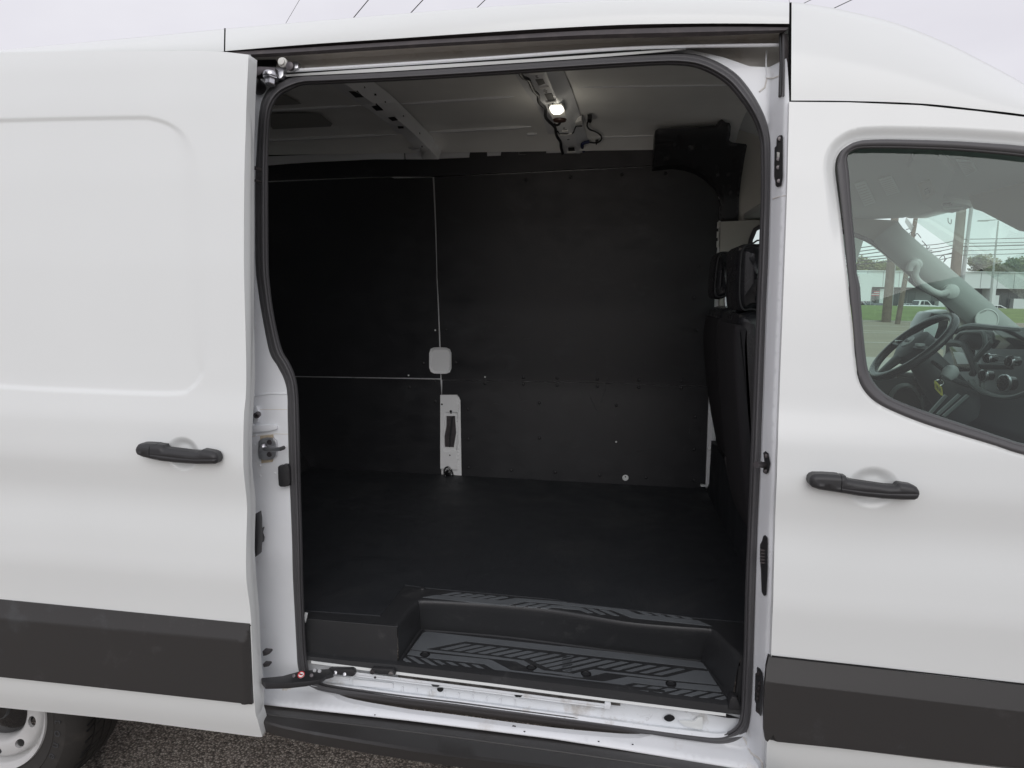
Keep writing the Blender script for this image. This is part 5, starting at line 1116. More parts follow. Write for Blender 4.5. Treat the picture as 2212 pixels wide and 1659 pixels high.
def cable(s, reg, r, par=None, z=-.05, nm='cable', mat='wire'):
    P = [onz(*p, lambda Y: zc(Y)+z) for p in q(reg, s)]
    return MB().tube(cat(P, 5), r, 8).build(nm, M[mat], par or van)
cable('190,230 235,300 270,345 330,370 365,440 400,510 455,570 462,640 500,690 548,740 547,835 590,895 645,945 672,985 690,1080 735,1150 745,1230 765,1300', 'T', .0065)
cable('738,895 725,925 695,945 660,932', 'T', .005)
cable('1100,890 1078,910 1075,960 1110,1000 1170,1022 1225,1055 1255,1100 1240,1140 1195,1165 1120,1162 1060,1148', 'T', .0035, z=-.02)
cable('1100,1150 1040,1165 1010,1190 1015,1230 1030,1272', 'T', .008, z=-.03, nm='taped_cable', mat='blue')
slot('1075,870 1125,868 1132,890 1118,918 1095,912 1078,900', 'T', van, 'cable_plug', 'black', -.03, .02)
slot('1175,1160 1215,1155 1185,1198', 'T', van, 'cable_clip', 'black', -.03, .012)
cable('1265,945 1275,962 1285,968', 'B', .006, z=-.02); cable('1283,965 1286,1003', 'B', .0025, z=-.02)
# ---- black corner trim at the front end of the wall -------------------
ct = [tuple(p) for p in q('C', '965,818 985,806 1355,788 1362,762 1385,745 1408,765 1436,770 1443,790 1440,850 1432,880 1450,892 1540,903 1546,915 1532,985 1515,1090 1503,1180 1492,1392 1390,1398 1368,1372 1366,1335 1378,1290 1375,1240 1345,1180 1290,1115 1230,1068 1160,1040 1080,1032 955,1046')]
ctb0 = lambda X, Z: Wtab(Z)-.03-.20*ss((Z-2.10)/.30)
ctw = toxz(ct, ctb0)
def ctb(X, Z): return Wtab(Z)-.03-.20*ss((Z-2.10)/.30)
def ctfn(X, Z):
    y = ctb(X, Z)+.012*(1-ss(sdf(X, Z, ctw)/.012))
    for s_, r_ in (('1110,895', .017), ('1192,903', .015), ('1285,903', .018), ('1035,975', .013), ('1415,1165', .014), ('1405,1045', .038), ('1425,1200', .012)):
        c = cts[s_]; y = y+.006*ss((r_-np.hypot(X-c[0], Z-c[1]))/.006+.5)
    return y
cts = {s_: toxz([tuple(q('C', s_)[0])], ctb)[0] for s_ in ('1110,895', '1192,903', '1285,903', '1035,975', '1415,1165', '1405,1045', '1425,1200')}
ct_o = panel('corner_trim', ctw, ctfn, M['plast'], van, res=.012, xz=True, edge=.01, flange=.12)
for s_ in ('968,868 1075,862 1078,880 968,895', '966,905 1060,900 1065,915 966,925', '966,950 1015,948 1015,1000 966,1004'): 
    MB().prism([on(*p, lambda X, Z: ctb(X, Z)-.005) for p in q('C', s_)], (0, .01, 0)).build('trim_rib', M['plast'], ct_o, bevel=.001)
# beige pillar trim beyond
panel('pillar_trim', [tuple(p) for p in q('C', '1448,560 1470,480 1560,420 1900,420 1900,1402 1490,1402 1400,1000 1395,770')], Woff(.002), M['beige'], van, res=.04, flange=.02)
MB().tube([on(*p, Woff(-.03)) for p in q('C', '1452,548 1440,620 1420,700 1398,765')], .004, 6).build('trim_edge', M['inner'], van)
# wheel box at the rear of the bay
wb = MB(); g0_ = at(692, 1008, 'z', .90)
P_ = [(-3.0, .0), (-2.95, .25), (-2.6, .33), (-1.75, .33), (-1.5, .26), (-1.42, 0)]
x1 = -1.25
P_ = [(-2.75, 0), (-2.7, .20), (-2.6, .26), (-1.95, .26), (-1.78, .20), (-1.65, 0)]
wb.prism([(x, 1.58, .66+z) for x, z in P_], (0, .30, 0)); wb.build('wheel_box', M['liner'], van, bevel=.03, seg=3)
# ---- seats seen past the pillar ----------------------------------------
def seat(Y0, Y1, back_px, Yp, name='seat', lab=None, hz=(1.62, 1.90), hx=.43):
    bk = [at(*p, 'y', Yp) for p in back_px]; zs = [p[2] for p in bk]; xs = [p[0] for p in bk]
    prof = cat([(x, z) for x, z in zip(xs, zs)], 3)
    front = [(x+.13+.05*math.sin(math.pi*(z-zs[-1])/(zs[0]-zs[-1])), z) for x, z in prof[::-1]]
    top_ = [(prof[0][0]+.035, prof[0][1]+.018), (prof[0][0]+.09, prof[0][1]+.018)]
    P = resamp([np.array(p) for p in ([(x, z) for x, z in front]+[(prof[0][0]+.09, prof[0][1]+.018), (prof[0][0]+.035, prof[0][1]+.018)]+[(x, z) for x, z in prof])], 90, True)
    s = pillow(name, P, Y0, Y1, .05, M['leather'], van, label=lab, dome=.02)
    Q = resamp([np.array(p) for p in ([(x-.010, z-.03) for x, z in prof]+[(x+.045, z-.03) for x, z in prof[::-1]])], 70, True)
    pillow('seat_back_cover', Q, Y0+.005, Y1-.005, .02, M['fabric'], s)
    zt_, xt_ = zs[0], xs[0]+.06
    yc = (Y0+Y1)/2
    for dy in (-.07, .07): MB().tube([(xt_+.0, yc+dy, zt_-.03), (xt_-.01, yc+dy, hz[0]+.04)], .006, 10).build('headrest_post', M['metal'], s)
    MB().lathe([(.022, 0), (.018, .012), (.008, .013)], (xt_, yc-.07, zt_+.002), (0, 0, 1), 14).build('post_collar', M['plast'], s)
    return s
sN = seat(.60, 1.02, [(1556, 676), (1553.5, 700), (1553, 731), (1558, 816), (1566.9, 922), (1579.6, 1028.7), (1596.6, 1084), (1611.5, 1112)], 1.02, lab='nearer seat')
sF = seat(1.22, 1.66, [(1530, 668), (1525, 690), (1524, 731), (1530.7, 816), (1545.6, 909.7), (1562.6, 982), (1590, 1060)], 1.66, lab='farther seat')
def hrest(reg, s, Y, dep, par, facepts):
    P = [at(*p, 'y', Y) for p in q(reg, s)]
    h = pillow('headrest', resamp(cat([np.array([p[0], p[2]]) for p in P], 3, True), 60, True), Y, Y+dep, .05, M['leather'], par, dome=.03)
    f = [at(*p, 'y', Y+.004) for p in q(reg, facepts)]; f.append(f[0])
    MB().tube(cat(f, 4), .003, 6, cap=False).build('piping', M['plast'], h)
    return h
hrest('G', '440,262 455,228 480,215 560,214 600,225 600,530 560,545 480,562 448,558 436,500 436,400', .60, .30, sN, '452,262 470,232 500,222 560,222 570,530 500,548 462,552 444,500 444,380')
hrest('G', '328,290 345,258 400,256 412,280 410,420 392,480 350,500 318,492 312,450 318,350', 1.30, .24, sF, '335,290 350,266 395,264 406,290 402,420 385,470 350,488 322,480 318,430 326,340')
# lower trim beyond the seats
panel('rear_sill_trim', [tuple(p) for p in q('G', '318,1150 700,1150 700,1530 330,1520 320,1500')], Woff(-.01), M['grey_plast'], van, res=.06)
MB().tube([on(*p, Woff(-.06)) for p in q('G', '330,1485 420,1480 640,1478')], .05, 12).build('sill_roll', M['grey_plast'], van)
MB().box((.60, 1.1, .62), (.5, 1.5, .10)).build('seat_base', M['mat'], van)
spl('sill_clip', 'G', '402,1528 442,1525 442,1535 405,1537', 1.72, .01, 'white', van)
MB().tube([at(*p, 'y', 1.0) for p in q('G', '378,1300 395,1390 425,1480 440,1560 470,1585')], .012, 8).build('seat_hinge', M['dmetal'], sN)
# ================================================================== CAB
CWt = tab([(0, 1.90), (1.25, 1.88), (1.6, 1.82), (2.05, 1.74), (2.5, 1.68)], 500, 31)
CW = lambda o: (lambda X, Z: CWt(Z)+o)
hole = [(1616, 705), (1617, 600), (1621, 520), (1632, 494), (1660, 482), (1760, 485)]+[tuple(p) for p in q('E', '520,1095 560,1112 640,1145 720,1190 800,1250 870,1310 950,1375 1050,1465 1130,1530')]+[tuple(p) for p in q('F', '870,15 960,90 1060,135 1120,170 1190,225 1220,260 1250,330')]+[(2050, 745), (2044, 800), (2020, 812), (1890, 806), (1700, 806), (1640, 790)]
holw = clean(toxz(hole, CW(0)))
apx = [(1939, 476.5), (1950, 492), (1990, 528), (2045, 573), (2100, 620), (2160, 670), (2212, 714), (2330, 812)]
outer = [(1556, 479), (1700, 472), (1832, 470)]+apx+[(2330, 1300), (1560, 1300)]
fcs = panel('far_cab_side', outer, CW(0), M['beige'], van, res=.05, edge=.02, holes=[holw], flange=.05)
gl = [p for p in hole]; panel('far_side_glass', gl, CW(.03), M['glass2'], van, res=.2, flange=0)
hr = [on(*p, CW(-.006)) for p in hole]; MB().tube([tuple(p) for p in resamp(hr, 120, True)]+[tuple(hr[0])], .012, 8, cap=False, flat=.7).build('far_window_seal', M['rubber'], fcs)
# far A-pillar moulding
ap1 = [(1925, 482), (1975, 530), (2040, 590), (2110, 655), (2180, 715), (2250, 790)]
pm = [[on(x, y, CW(-.02)) for x, y in apx], [on(x-10, y+10, CW(-.045)) for x, y in apx], [on(x-34, y+26, CW(-.05)) for x, y in apx], [on(x-52, y+44, CW(-.02)) for x, y in apx]]
loft('pillar_moulding', pm, M['pillar'], fcs, m=3)
# grab handle
gh = q('E', '1062,1455 1068,1420 1090,1392 1115,1385 1135,1400 1132,1450 1120,1500 1150,1560 1230,1620')+q('F', '960,55 1010,90 1075,130 1140,148 1200,130')
MB().tube(cat([on(*p, CW(-.085)) for p in gh], 4), [.020]*1+[.017]*(len(gh)*4-4), 10).build('grab_handle', M['head'], fcs) if False else None
P = cat([on(*p, CW(-.085)) for p in gh], 4); MB().tube(P, .016, 10).build('grab_handle', M['head'], fcs)
p = on(*q('F', '1205,128')[0], CW(-.05)); MB().lathe([(.035, -.02), (.033, .03), (.02, .04), (.001, .042)], p, (0, -1, 0), 20).build('handle_end', M['head'], fcs)
p = on(*q('E', '1110,1395')[0], CW(-.05)); MB().lathe([(.028, -.02), (.026, .03), (.015, .045), (.001, .048)], p, (0, -1, 0), 20).build('handle_end', M['head'], fcs)
p = on(*q('F', '1515,360')[0], CW(-.055)); sp_ = MB().lathe([(.052, 0), (.051, .006), (.046, .008), (.045, .004), (.001, .006)], p, (0, -1, .1), 32).build('pillar_speaker', M['head'], fcs)
# headliner and console
HZ_ = 2.03
hl = [(.60, .16), (1.05, .14), (1.30, .30), (1.33, 1.0), (1.30, 1.72), (1.15, 1.80), (.60, 1.80)]
MB().prism([(x, y, HZ_) for x, y in hl], (0, 0, .03)).build('headliner', M['head'], van, bevel=.01)
hdl = bpy.data.objects['headliner']
MB().box((.62, 1.0, 2.2), (.03, 1.45, .34)).build('cab_bulkhead', M['beige'], van) if False else None
def hz(s, reg, nm, mat, o=-.004, th=.003, par=None, bevel=0):
    return MB().prism([at(*p, 'z', HZ_+o) for p in q(reg, s)], (0, 0, th)).build(nm, M[mat], par or hdl, bevel=bevel)
cons = hz('1045,430 1090,350 1360,335 1520,480 1400,740 1450,770 1650,800 1700,825 1500,880 1400,872 1300,850 1180,780', 'E', 'overhead_console', 'head', -.02, .03, bevel=.008)
hz('1145,590 1270,545 1325,690 1200,765', 'E', 'console_pocket', 'beige', -.024, .004, cons, .002); hz('1210,652 1255,632 1272,675 1220,695', 'E', 'console_switch', 'grey_plast', -.027, .003, cons)
hz('1395,790 1480,778 1490,800 1400,808', 'E', 'map_lamp', 'grey_plast', -.023, .003, cons); hz('1400,830 1600,818 1600,828 1420,845', 'E', 'map_lamp', 'paper', -.023, .003, cons)
def sticker(s, n=9):
    P = [at(*p, 'z', HZ_-.006) for p in q('E', s)]; o = MB().prism(P, (0, 0, .002)).build('warning_label', M['paper'], hdl, smooth=False)
    b = MB()
    for i in range(1, n):
        t = i/n; a = P[0]*(1-t)+P[3]*t; c = P[1]*(1-t)+P[2]*t; b.tube([a*.92+c*.08-np.array([0, 0, .0008]), a*.1+c*.9-np.array([0, 0, .0008])], .0016, 4, flat=.3)
    l = b.build('label_print', M['beige'], o); l['kind'] = 'stuff'
sticker('510,585 620,552 728,770 615,810'); sticker('755,540 885,502 970,665 840,705'); sticker('1530,345 1690,355 1742,450 1630,515')
visor = MB().prism([at(*p, 'y', Y) for p, Y in zip([(2105, 432), (2096, 405), (2122, 372), (2170, 340), (2330, 330), (2330, 520), (2212, 497), (2130, 455), (2112, 450)], (1.0, 1.0, .9, .8, .5, .5, .7, .95, 1.0))], (0, .03, 0)).build('sun_visor', M['beige'], van, bevel=.008)
# windscreen
ws = [(1.34, .22, 2.02), (1.34, 1.72, 2.02), (2.25, 1.86, 1.42), (2.25, .12, 1.42)]
mesh('windscreen', ws, [(0, 1, 2, 3)], M['glass2'], van, smooth=False)
MB().box((1.36, 1.0, 2.055), (.10, 1.5, .05)).build('windscreen_header', M['head'], van, bevel=.015)
MB().tube([(1.32, .16, 2.03), (1.55, .12, 1.86), (1.9, .08, 1.6), (2.25, .06, 1.36)], .045, 10).build('near_pillar', M['white'], van)
tg = at(*q('E', '1062,990')[0], 'x', 1.35); MB().box(tg, (.004, .10, .025), Matrix.Rotation(.55, 3, 'X')).build('screen_toll_tag', M['paper'], van)
for s_ in ('1050,968 1045,978', '1075,985 1070,996', '1098,1000 1093,1010'): pass
# far door: trim, speaker, mirror
fdt_ = panel('far_door_trim', [(1560, 812), (2044, 818), (2330, 830), (2330, 1400), (1560, 1400)], CW(-.03), M['dash'], van, res=.1)
p = on(*q('F', '845,1075')[0], CW(-.035)); MB().lathe([(.085, 0), (.083, .006), (.078, .004), (.001, .002)], p, (0, -1, 0), 32).build('door_speaker', M['black'], fdt_)
arc = [on(*p_, CW(-.05)) for p_ in q('F', '720,1010 740,960 790,915 850,900 900,920 950,970 985,1050 1000,1130')]; MB().tube(cat(arc, 4), .012, 8, flat=.6).build('speaker_surround', M['dash2'], fdt_)
MB().tube([on(*p_, CW(-.06)) for p_ in q('F', '925,855 950,905 985,980')], .016, 8, flat=.5).build('door_pull', M['black'], fdt_)
MB().tube([on(*p_, CW(-.06)) for p_ in q('F', '915,853 972,855')], .012, 8).build('door_latch', M['black'], fdt_)
mh = MB().prism([at(*p_, 'y', 2.08) for p_ in q('F', '975,540 1000,400 1060,300 1220,275 1265,300 1275,380 1250,460 1200,560 1150,600 1000,605')], (0, .18, 0)).build('door_mirror', M['gloss'], van, bevel=.02)
mf_ = [at(*p_, 'y', 2.07) for p_ in q('F', '985,530 1010,410 1120,352 1115,420 1080,520 1000,545')]
MB().prism(mf_, (0, .006, 0)).build('mirror_glass', pbr('mirror_painted_sky', (.75, .8, .8), .25, metal=.0, coat=1), mh, smooth=False)  # pale base colour paints in the white sky the mirror would reflect
MB().prism([at(*p_, 'y', 2.06) for p_ in q('F', '1115,585 1170,490 1165,610 1130,600')], (0, .006, 0)).build('mirror_glass', bpy.data.materials['mirror_painted_sky'], mh, smooth=False)
# steering wheel
wcn = Vector((1.262, 1.42, 1.461)); wn = Vector((-.70, 0, .714)).normalized(); wu = Vector((.714, 0, .70)).normalized(); wv = Vector((0, 1, 0))
ringp = [wcn+wu*math.cos(a)*.186+wv*math.sin(a)*.186 for a in np.linspace(0, 2*math.pi, 61)]
sw = MB().tube(ringp, .0175, 12, cap=False).build('steering_wheel', M['leather'], van)
hubp = []
hb = MB().lathe([(.001, -.06), (.07, -.05), (.085, -.02), (.082, .01), (.06, .025), (.001, .03)], wcn, wn, 28).build('wheel_hub', M['dash'], sw)
for a in (math.pi/2, -math.pi/2): MB().tube([wcn+wv*math.sin(a)*.07, wcn+wv*math.sin(a)*.175], [.028, .018], 10, flat=.5).build('wheel_spoke', M['dash'], sw)
MB().tube([wcn-wu*.06, wcn-wu*.175], [.04, .022], 10, flat=.5).build('wheel_spoke', M['dash'], sw)
bd = MB().lathe([(.030, 0), (.029, .004), (.001, .005)], wcn+wn*.028, wn, 28).build('wheel_badge', M['galv'], sw); 
Rb = Matrix((-wv, wu, wn)).transposed(); text('badge_script', 'Ford', .024, wcn+wn*.0335, Rb, M['dash'], sw, .0006)
for s in (-1, 1): MB().box(wcn+wv*.105*s+wn*.02, (.03, .03, .012)).build('wheel_buttons', M['galv'] if s < 0 else M['gloss'], sw, bevel=.003)
col = MB().tube([wcn-wn*.03, wcn-wn*.16+Vector((0, 0, -.02)), wcn-wn*.34+Vector((0, 0, -.04))], [.055, .075, .09], 16).build('column_shroud', M['dash'], van)
MB().tube([wcn-wn*.08+Vector((0, -.07, 0)), wcn-wn*.10+Vector((-.02, -.20, -.01))], [.008, .010], 8).build('column_stalk', M['gloss'], col)
gs = at(2052, 806, 'y', 1.18); MB().lathe([(.001, -.03), (.022, -.022), (.030, 0), (.026, .02), (.010, .032), (.001, .034)], gs, (.5, 0, .7), 18).build('shift_knob', M['galv'], col)
MB().tube([gs+np.array([-.0, .0, -.02]), (1.55, 1.38, 1.28)], .010, 8).build('shift_lever', M['dash'], col)
# dashboard
pf_ = [(1.62, 1.02), (1.50, 1.16), (1.53, 1.30), (1.60, 1.44), (1.66, 1.525), (1.80, 1.545), (2.10, 1.53), (2.28, 1.40), (2.3, .7), (1.85, .62), (1.72, .85)]
db = MB().prism([(x, .16, z) for x, z in pf_], (0, 1.70, 0)).build('dashboard', M['dash'], van, bevel=.018, seg=3)
D_ = lambda s, reg, x, nm, mat, th=.006, par=None, bevel=.002: MB().prism([at(*p, 'x', x) for p in q(reg, s)], (th, 0, 0)).build(nm, M[mat], par or db, bevel=bevel)
D_('1205,585 1270,572 1320,580 1350,620 1400,745 1390,785 1290,790 1250,740', 'F', 1.49, 'instrument_hood', 'gloss', .04)
D_('1235,625 1325,632 1365,725 1275,728', 'F', 1.485, 'instrument_screen', 'screen')
ih = cat([at(*p, 'x', 1.47) for p in q('F', '960,545 1040,540 1200,548 1310,556 1345,590 1385,680 1412,770 1395,810')], 4); MB().tube(ih, .014, 8).build('instrument_brow', M['dash'], db)
D_('1265,500 1310,478 1400,470 1470,480 1492,510 1495,590 1470,610 1360,608 1310,590', 'F', 1.50, 'upper_tray', 'black', .03)
MB().tube(cat([at(*p, 'x', 1.50) for p in q('F', '1258,462 1340,420 1420,412 1600,430 1825,452')], 4), .015, 8, flat=.8).build('dash_lip', M['dash2'], db)
D_('430,600 450,592 774,612 900,620 900,800 700,806 415,800', 'R', 1.48, 'centre_screen', 'gloss', .03)
MB().tube(cat([at(*p, 'x', 1.475) for p in q('R', '0,735 60,650 120,620 290,618 330,640 345,700 335,790 220,930')], 4), .009, 8).build('trim_loop', M['dash2'], db)
MB().tube(cat([at(*p, 'x', 1.475) for p in q('R', '420,720 330,830 240,940 280,1050 310,1160 305,1290')], 4), .010, 8).build('trim_loop', M['dash2'], db)
MB().tube(cat([at(*p, 'x', 1.44) for p in q('R', '190,1150 215,1200 280,1250 380,1300 500,1332 640,1335 774,1300 950,1220')], 4), .015, 8, flat=.6).build('trim_loop', M['dash2'], db)
for s_, w in (('382,905', .020), ('628,940', .022), ('338,1095', .024), ('568,1180', .034)):
    p = at(*q('R', s_)[0], 'x', 1.475)
    k = MB().lathe([(w*.8, -.03), (w*.85, .012), (w*.7, .014), (.001, .012)], p, (-1, -.2, 0), 20).build('dial', M['gloss'], db)
    MB().lathe([(w, 0), (w, .008), (w*.88, .010), (w*.86, .004)], p, (-1, -.2, 0), 24, cap=False).build('dial_ring', M['metal'], k)
for i in range(3): D_('%d,%d %d,%d %d,%d %d,%d' % (450, 870+i*36, 690, 895+i*36, 690, 905+i*36, 450, 880+i*36), 'R', 1.475, 'button_row', 'dash2')
D_('255,970 650,985 650,1030 300,1030', 'R', 1.478, 'dash_slot', 'black')
D_('1000,780 1130,782 1125,825 1000,820', 'F', 1.40, 'column_recess', 'black')
MB().box((1.9, 1.0, 1.0), (.5, 1.7, .6)).build('footwell', M['black'], van)
# seats' cushions
for (y0, y1, lab) in ((1.25, 1.72, 'cushion on the wheel side'), (.30, 1.10, 'wide cushion on the door side')):
    MB().box((.95, (y0+y1)/2, 1.02), (.62, y1-y0, .16), Matrix.Rotation(-.08, 3, 'Y')).build('seat_cushion', M['dash2'] if y0 < 1 else M['leather'], van, bevel=.05, seg=3, label=lab)
MB().box((.9, .95, .80), (.8, 1.6, .3)).build('seat_plinth', M['mat'], van)
for s_ in ('1050,1130 1180,985', '1110,1145 1290,980', '1160,1160 1360,985'):
    MB().tube([at(*p, 'y', .8) for p in q('F', s_)], .012, 6, flat=.4).build('seat_piping', M['dash2'], van)
MB().box((1.3, 1.0, .66), (1.3, 1.7, .05)).build('cab_floor', M['mat'], van)
# the keys in the column, with a yellow tag
ky = thing('car_keys', tuple(float(v) for v in at(2025, 830, 'y', 1.30)), 'car keys with a yellow paper tag hanging from the steering column', 'keys')
kt = MB().prism([at(*p, 'y', 1.30) for p in q('F', '1084,862 1098,868 1148,920 1157,990 1140,985 1090,932')], (0, .003, 0)).build('key_tag', M['yellow'], ky, smooth=False)
b = MB()
for i in range(4): b.tube([at(*p, 'y', 1.298) for p in q('F', '%d,%d %d,%d' % (1098+i*12, 890+i*13, 1100+i*13, 925+i*13))], .0012, 4)
b.build('tag_writing', M['dash'], kt)
rg = at(*q('F', '1122,880')[0], 'y', 1.31); MB().tube([rg+np.array([.018*math.cos(a), 0, .012*math.sin(a)]) for a in np.linspace(0, 6.283, 20)], .0018, 6, cap=False).build('key_ring', M['metal'], ky)
MB().tube([rg+np.array([0, 0, .01]), rg+np.array([.03, .04, .03])], .006, 6).build('key_head', M['gloss'], ky)
# ================================================================== GROUND AND BACKGROUND
def sheet(name, x0, y0, x1, y1, z, mat, kind='structure', n=1):
    o = mesh(name, [(x0, y0, z), (x1, y0, z), (x1, y1, z), (x0, y1, z)], [(0, 1, 2, 3)], mat, smooth=False); tag(o, kind=kind); return o
sheet('ground', -900, -900, 900, 900, GZ-.05, M['grass'])
sheet('car_park', -150, -60, 220, 14, GZ, M['asph'])
sheet('verge', -300, 14, 400, 21, GZ+.004, M['kerb'])
sheet('road', -300, 21, 400, 60.5, GZ+.004, M['conc'])
for y in (29, 38.5, 41, 50): sheet('lane_line', -300, y, 400, y+.16, GZ+.012, M['line'])
kb = MB().box((50, 60.6, GZ+.06), (700, .25, .14)).build('kerb', M['kerb'], smooth=False); tag(kb, kind='structure')
# grassy bank
gb = []
for y, z in ((60.8, .0), (66, .25), (76, .75), (90, 1.05), (100, 1.1), (104, .9)): gb.append([np.array([x, y, GZ+z+.12*math.sin(x*.07)+.0]) for x in np.linspace(-300, 400, 80)])
o = loft('grass_bank', gb, M['grass'], None, m=2, flip=True); tag(o, kind='structure')
sheet('far_car_park', -300, 104, 400, 260, GZ+.004, M['conc'])
ZB = GZ
# dealership building far behind
bx = MB()
bd_ = thing('showroom_building', (75, 150, ZB), 'long white and grey single-storey showroom across the road behind the grass bank', 'building')
def bp(nm, m, a, b, mat, bevel=0): return MB().box(tuple((p+q_)/2 for p, q_ in zip(a, b)), tuple(abs(q_-p) for p, q_ in zip(a, b))).build(nm, M[mat], bd_, smooth=False)
xs0, xs1 = 10, 150
bp('wall', 0, (xs0, 151, ZB), (xs1, 190, 6.0), 'bgrey')
bp('fascia', 0, (xs0-1, 148, 4.5), (xs1+1, 191, 7.6), 'bwall'); bp('parapet', 0, (xs0-1.4, 147.6, 7.6), (xs1+1.4, 191.4, 7.75), 'bwall')
for k in range(46): bp('fascia_joint', 0, (xs0+1+3*k, 147.96, 4.6), (xs0+1.06+3*k, 148.0, 7.6), 'bgrey')
def pxs(x, Y=150): return float(at(x, 620, 'y', Y)[0])
def col(x0, x1, zt, mat, nm, y=147.5, zb=ZB): return bp(nm, 0, (pxs(x0), y, zb), (pxs(x1), 151, zt), mat)
col(1840, 1870, 7.0, 'bwall', 'entrance_panel', 146.5); col(1898, 1913, 4.2, 'bwall', 'door_panel', 149); col(2128, 2135, 4.6, 'bwall', 'column', 147); col(2144, 2155, 3.2, 'bwall', 'door_panel', 149); col(2190, 2215, 2.6, 'bwall', 'low_panel', 149.5); col(2026, 2040, 1.9, 'bwall', 'door_panel', 149)
for k in range(14):
    x = xs0+6+k*9.5; w_ = bp('window', 0, (x, 150.9, .2), (x+6.5, 151.0, 3.7), 'bglass')
    for j in range(1, 4): MB().box((x+j*1.63, 150.88, 1.95), (.1, .06, 3.5)).build('frame', M['bgrey'], w_, smooth=False)
# cars
def car(name, loc, rz, mat, label, kind='suv', cat='car', group=None, L_=4.7):
    t = thing(name, (0, 0, 0), label, cat, group)
    if kind == 'pickup': top = [(-2.75, .45), (-2.8, .95), (-2.75, 1.1), (-.6, 1.12), (-.45, 1.78), (-.2, 1.86), (.75, 1.84), (1.45, 1.18), (2.6, 1.05), (2.75, .85), (2.75, .45)]
    elif kind == 'sedan': top = [(-2.3, .35), (-2.35, .85), (-2.2, .98), (-1.5, 1.02), (-.9, 1.40), (.3, 1.44), (1.2, .98), (2.1, .85), (2.3, .65), (2.3, .35)]
    else: top = [(-2.2, .40), (-2.3, .85), (-2.2, 1.1), (-1.95, 1.62), (-1.6, 1.74), (.4, 1.74), (1.15, 1.12), (2.1, 1.0), (2.3, .8), (2.3, .40)]
    b = MB().prism([(x, -.92, z) for x, z in top], (0, 1.84, 0)).build('body', mat, t, bevel=.09, seg=3, sharp=60)
    if kind == 'pickup': wn = [[(-.38, 1.2), (-.25, 1.74), (.15, 1.76), (.15, 1.2)], [(.22, 1.2), (.22, 1.76), (.7, 1.74), (1.22, 1.2)]]
    elif kind == 'sedan': wn = [[(-1.1, 1.02), (-.75, 1.32), (-.15, 1.35), (-.15, 1.0)], [(-.08, 1.0), (-.08, 1.35), (.25, 1.34), (.85, 1.0)]]
    else: wn = [[(-2.0, 1.12), (-1.82, 1.58), (-1.2, 1.62), (-1.2, 1.12)], [(-1.12, 1.12), (-1.12, 1.62), (-.35, 1.63), (-.35, 1.12)], [(-.27, 1.12), (-.27, 1.63), (.32, 1.62), (.86, 1.12)]]
    for wpoly in wn:
        MB().prism([(x, -.925, z) for x, z in wpoly], (0, .02, 0)).build('window', M['cglass'], b, smooth=False); MB().prism([(x, .925, z) for x, z in wpoly], (0, -.02, 0)).build('window', M['cglass'], b, smooth=False)
    wsx = [p for p in top if p[1] > 1.3]; a, c = wsx[-1], top[top.index(wsx[-1])+1]
    MB().prism([(a[0]+.03, -.75, a[1]-.03), (c[0]+.02, -.82, c[1]+.05), (c[0]+.02, .82, c[1]+.05), (a[0]+.03, .75, a[1]-.03)], (.03, 0, .03)).build('windscreen', M['cglass'], b, smooth=False)
    a, c = wsx[0], top[top.index(wsx[0])-1]
    MB().prism([(a[0]-.03, -.72, a[1]-.03), (c[0]-.03, -.8, c[1]+.06), (c[0]-.03, .8, c[1]+.06), (a[0]-.03, .72, a[1]-.03)], (-.02, 0, .02)).build('rear_window', M['cglass'], b, smooth=False)
    for x in (-1.45, 1.45):
        for y in (-.86, .86):
            w_ = MB().lathe([(.20, -.10), (.33, -.10), (.345, -.06), (.345, .06), (.33, .10), (.21, .10)], (x, y, .345), (0, 1, 0), 22).build('wheel', M['tyre'], t)
            MB().lathe([(.21, -.085), (.20, -.10), (.06, -.09), (.02, -.105)], (x, y, .345), (0, 1 if y < 0 else -1, 0), 18).build('rim', M['galv'], w_)
    for y in (-.68, .68):
        MB().box((top[-2][0]-.02, y, .78), (.06, .30, .14)).build('headlight', M['lampbody'], b, bevel=.02); MB().box((top[1][0]+.02, y, .88), (.06, .2, .2)).build('tail_light', M['cred'], b, bevel=.02)
    for y in (-1.0, 1.0): MB().box((1.0 if kind != 'sedan' else .75, y, 1.12), (.12, .16, .12)).build('mirror', mat, b, bevel=.02)
    t.location = loc; t.rotation_euler = (0, 0, rz)
    for o in [c for c in bpy.data.objects if c.parent == t]: o.matrix_parent_inverse = Matrix.Identity(4)
    return t
def gx_(x, Y): return float(at(x, 660, 'y', Y)[0])
car('parked_car', (gx_(1868, 112), 112, ZB+.0), math.radians(-60), M['csilver'], 'silver off-roader parked nose towards the road beside the flag', 'suv')
car('parked_car', (gx_(1897, 114), 114.5, ZB), math.radians(-110), M['cred'], 'maroon low car parked next to the silver off-roader', 'sedan')
car('parked_pickup', (gx_(1985, 110), 110, ZB+.1), math.radians(10), M['cwhite'], 'white pickup truck seen past the steering wheel, in front of the showroom', 'pickup', 'pickup')
car('parked_car', (gx_(1960, 119), 119, ZB), math.radians(170), M['csilver'], 'pale silver car half hidden behind the white pickup', 'sedan')
car('parked_car', (gx_(2150, 112), 112, ZB), 0, M['cwhite'], 'white saloon far right of the showroom, only its roof over the grass', 'sedan')
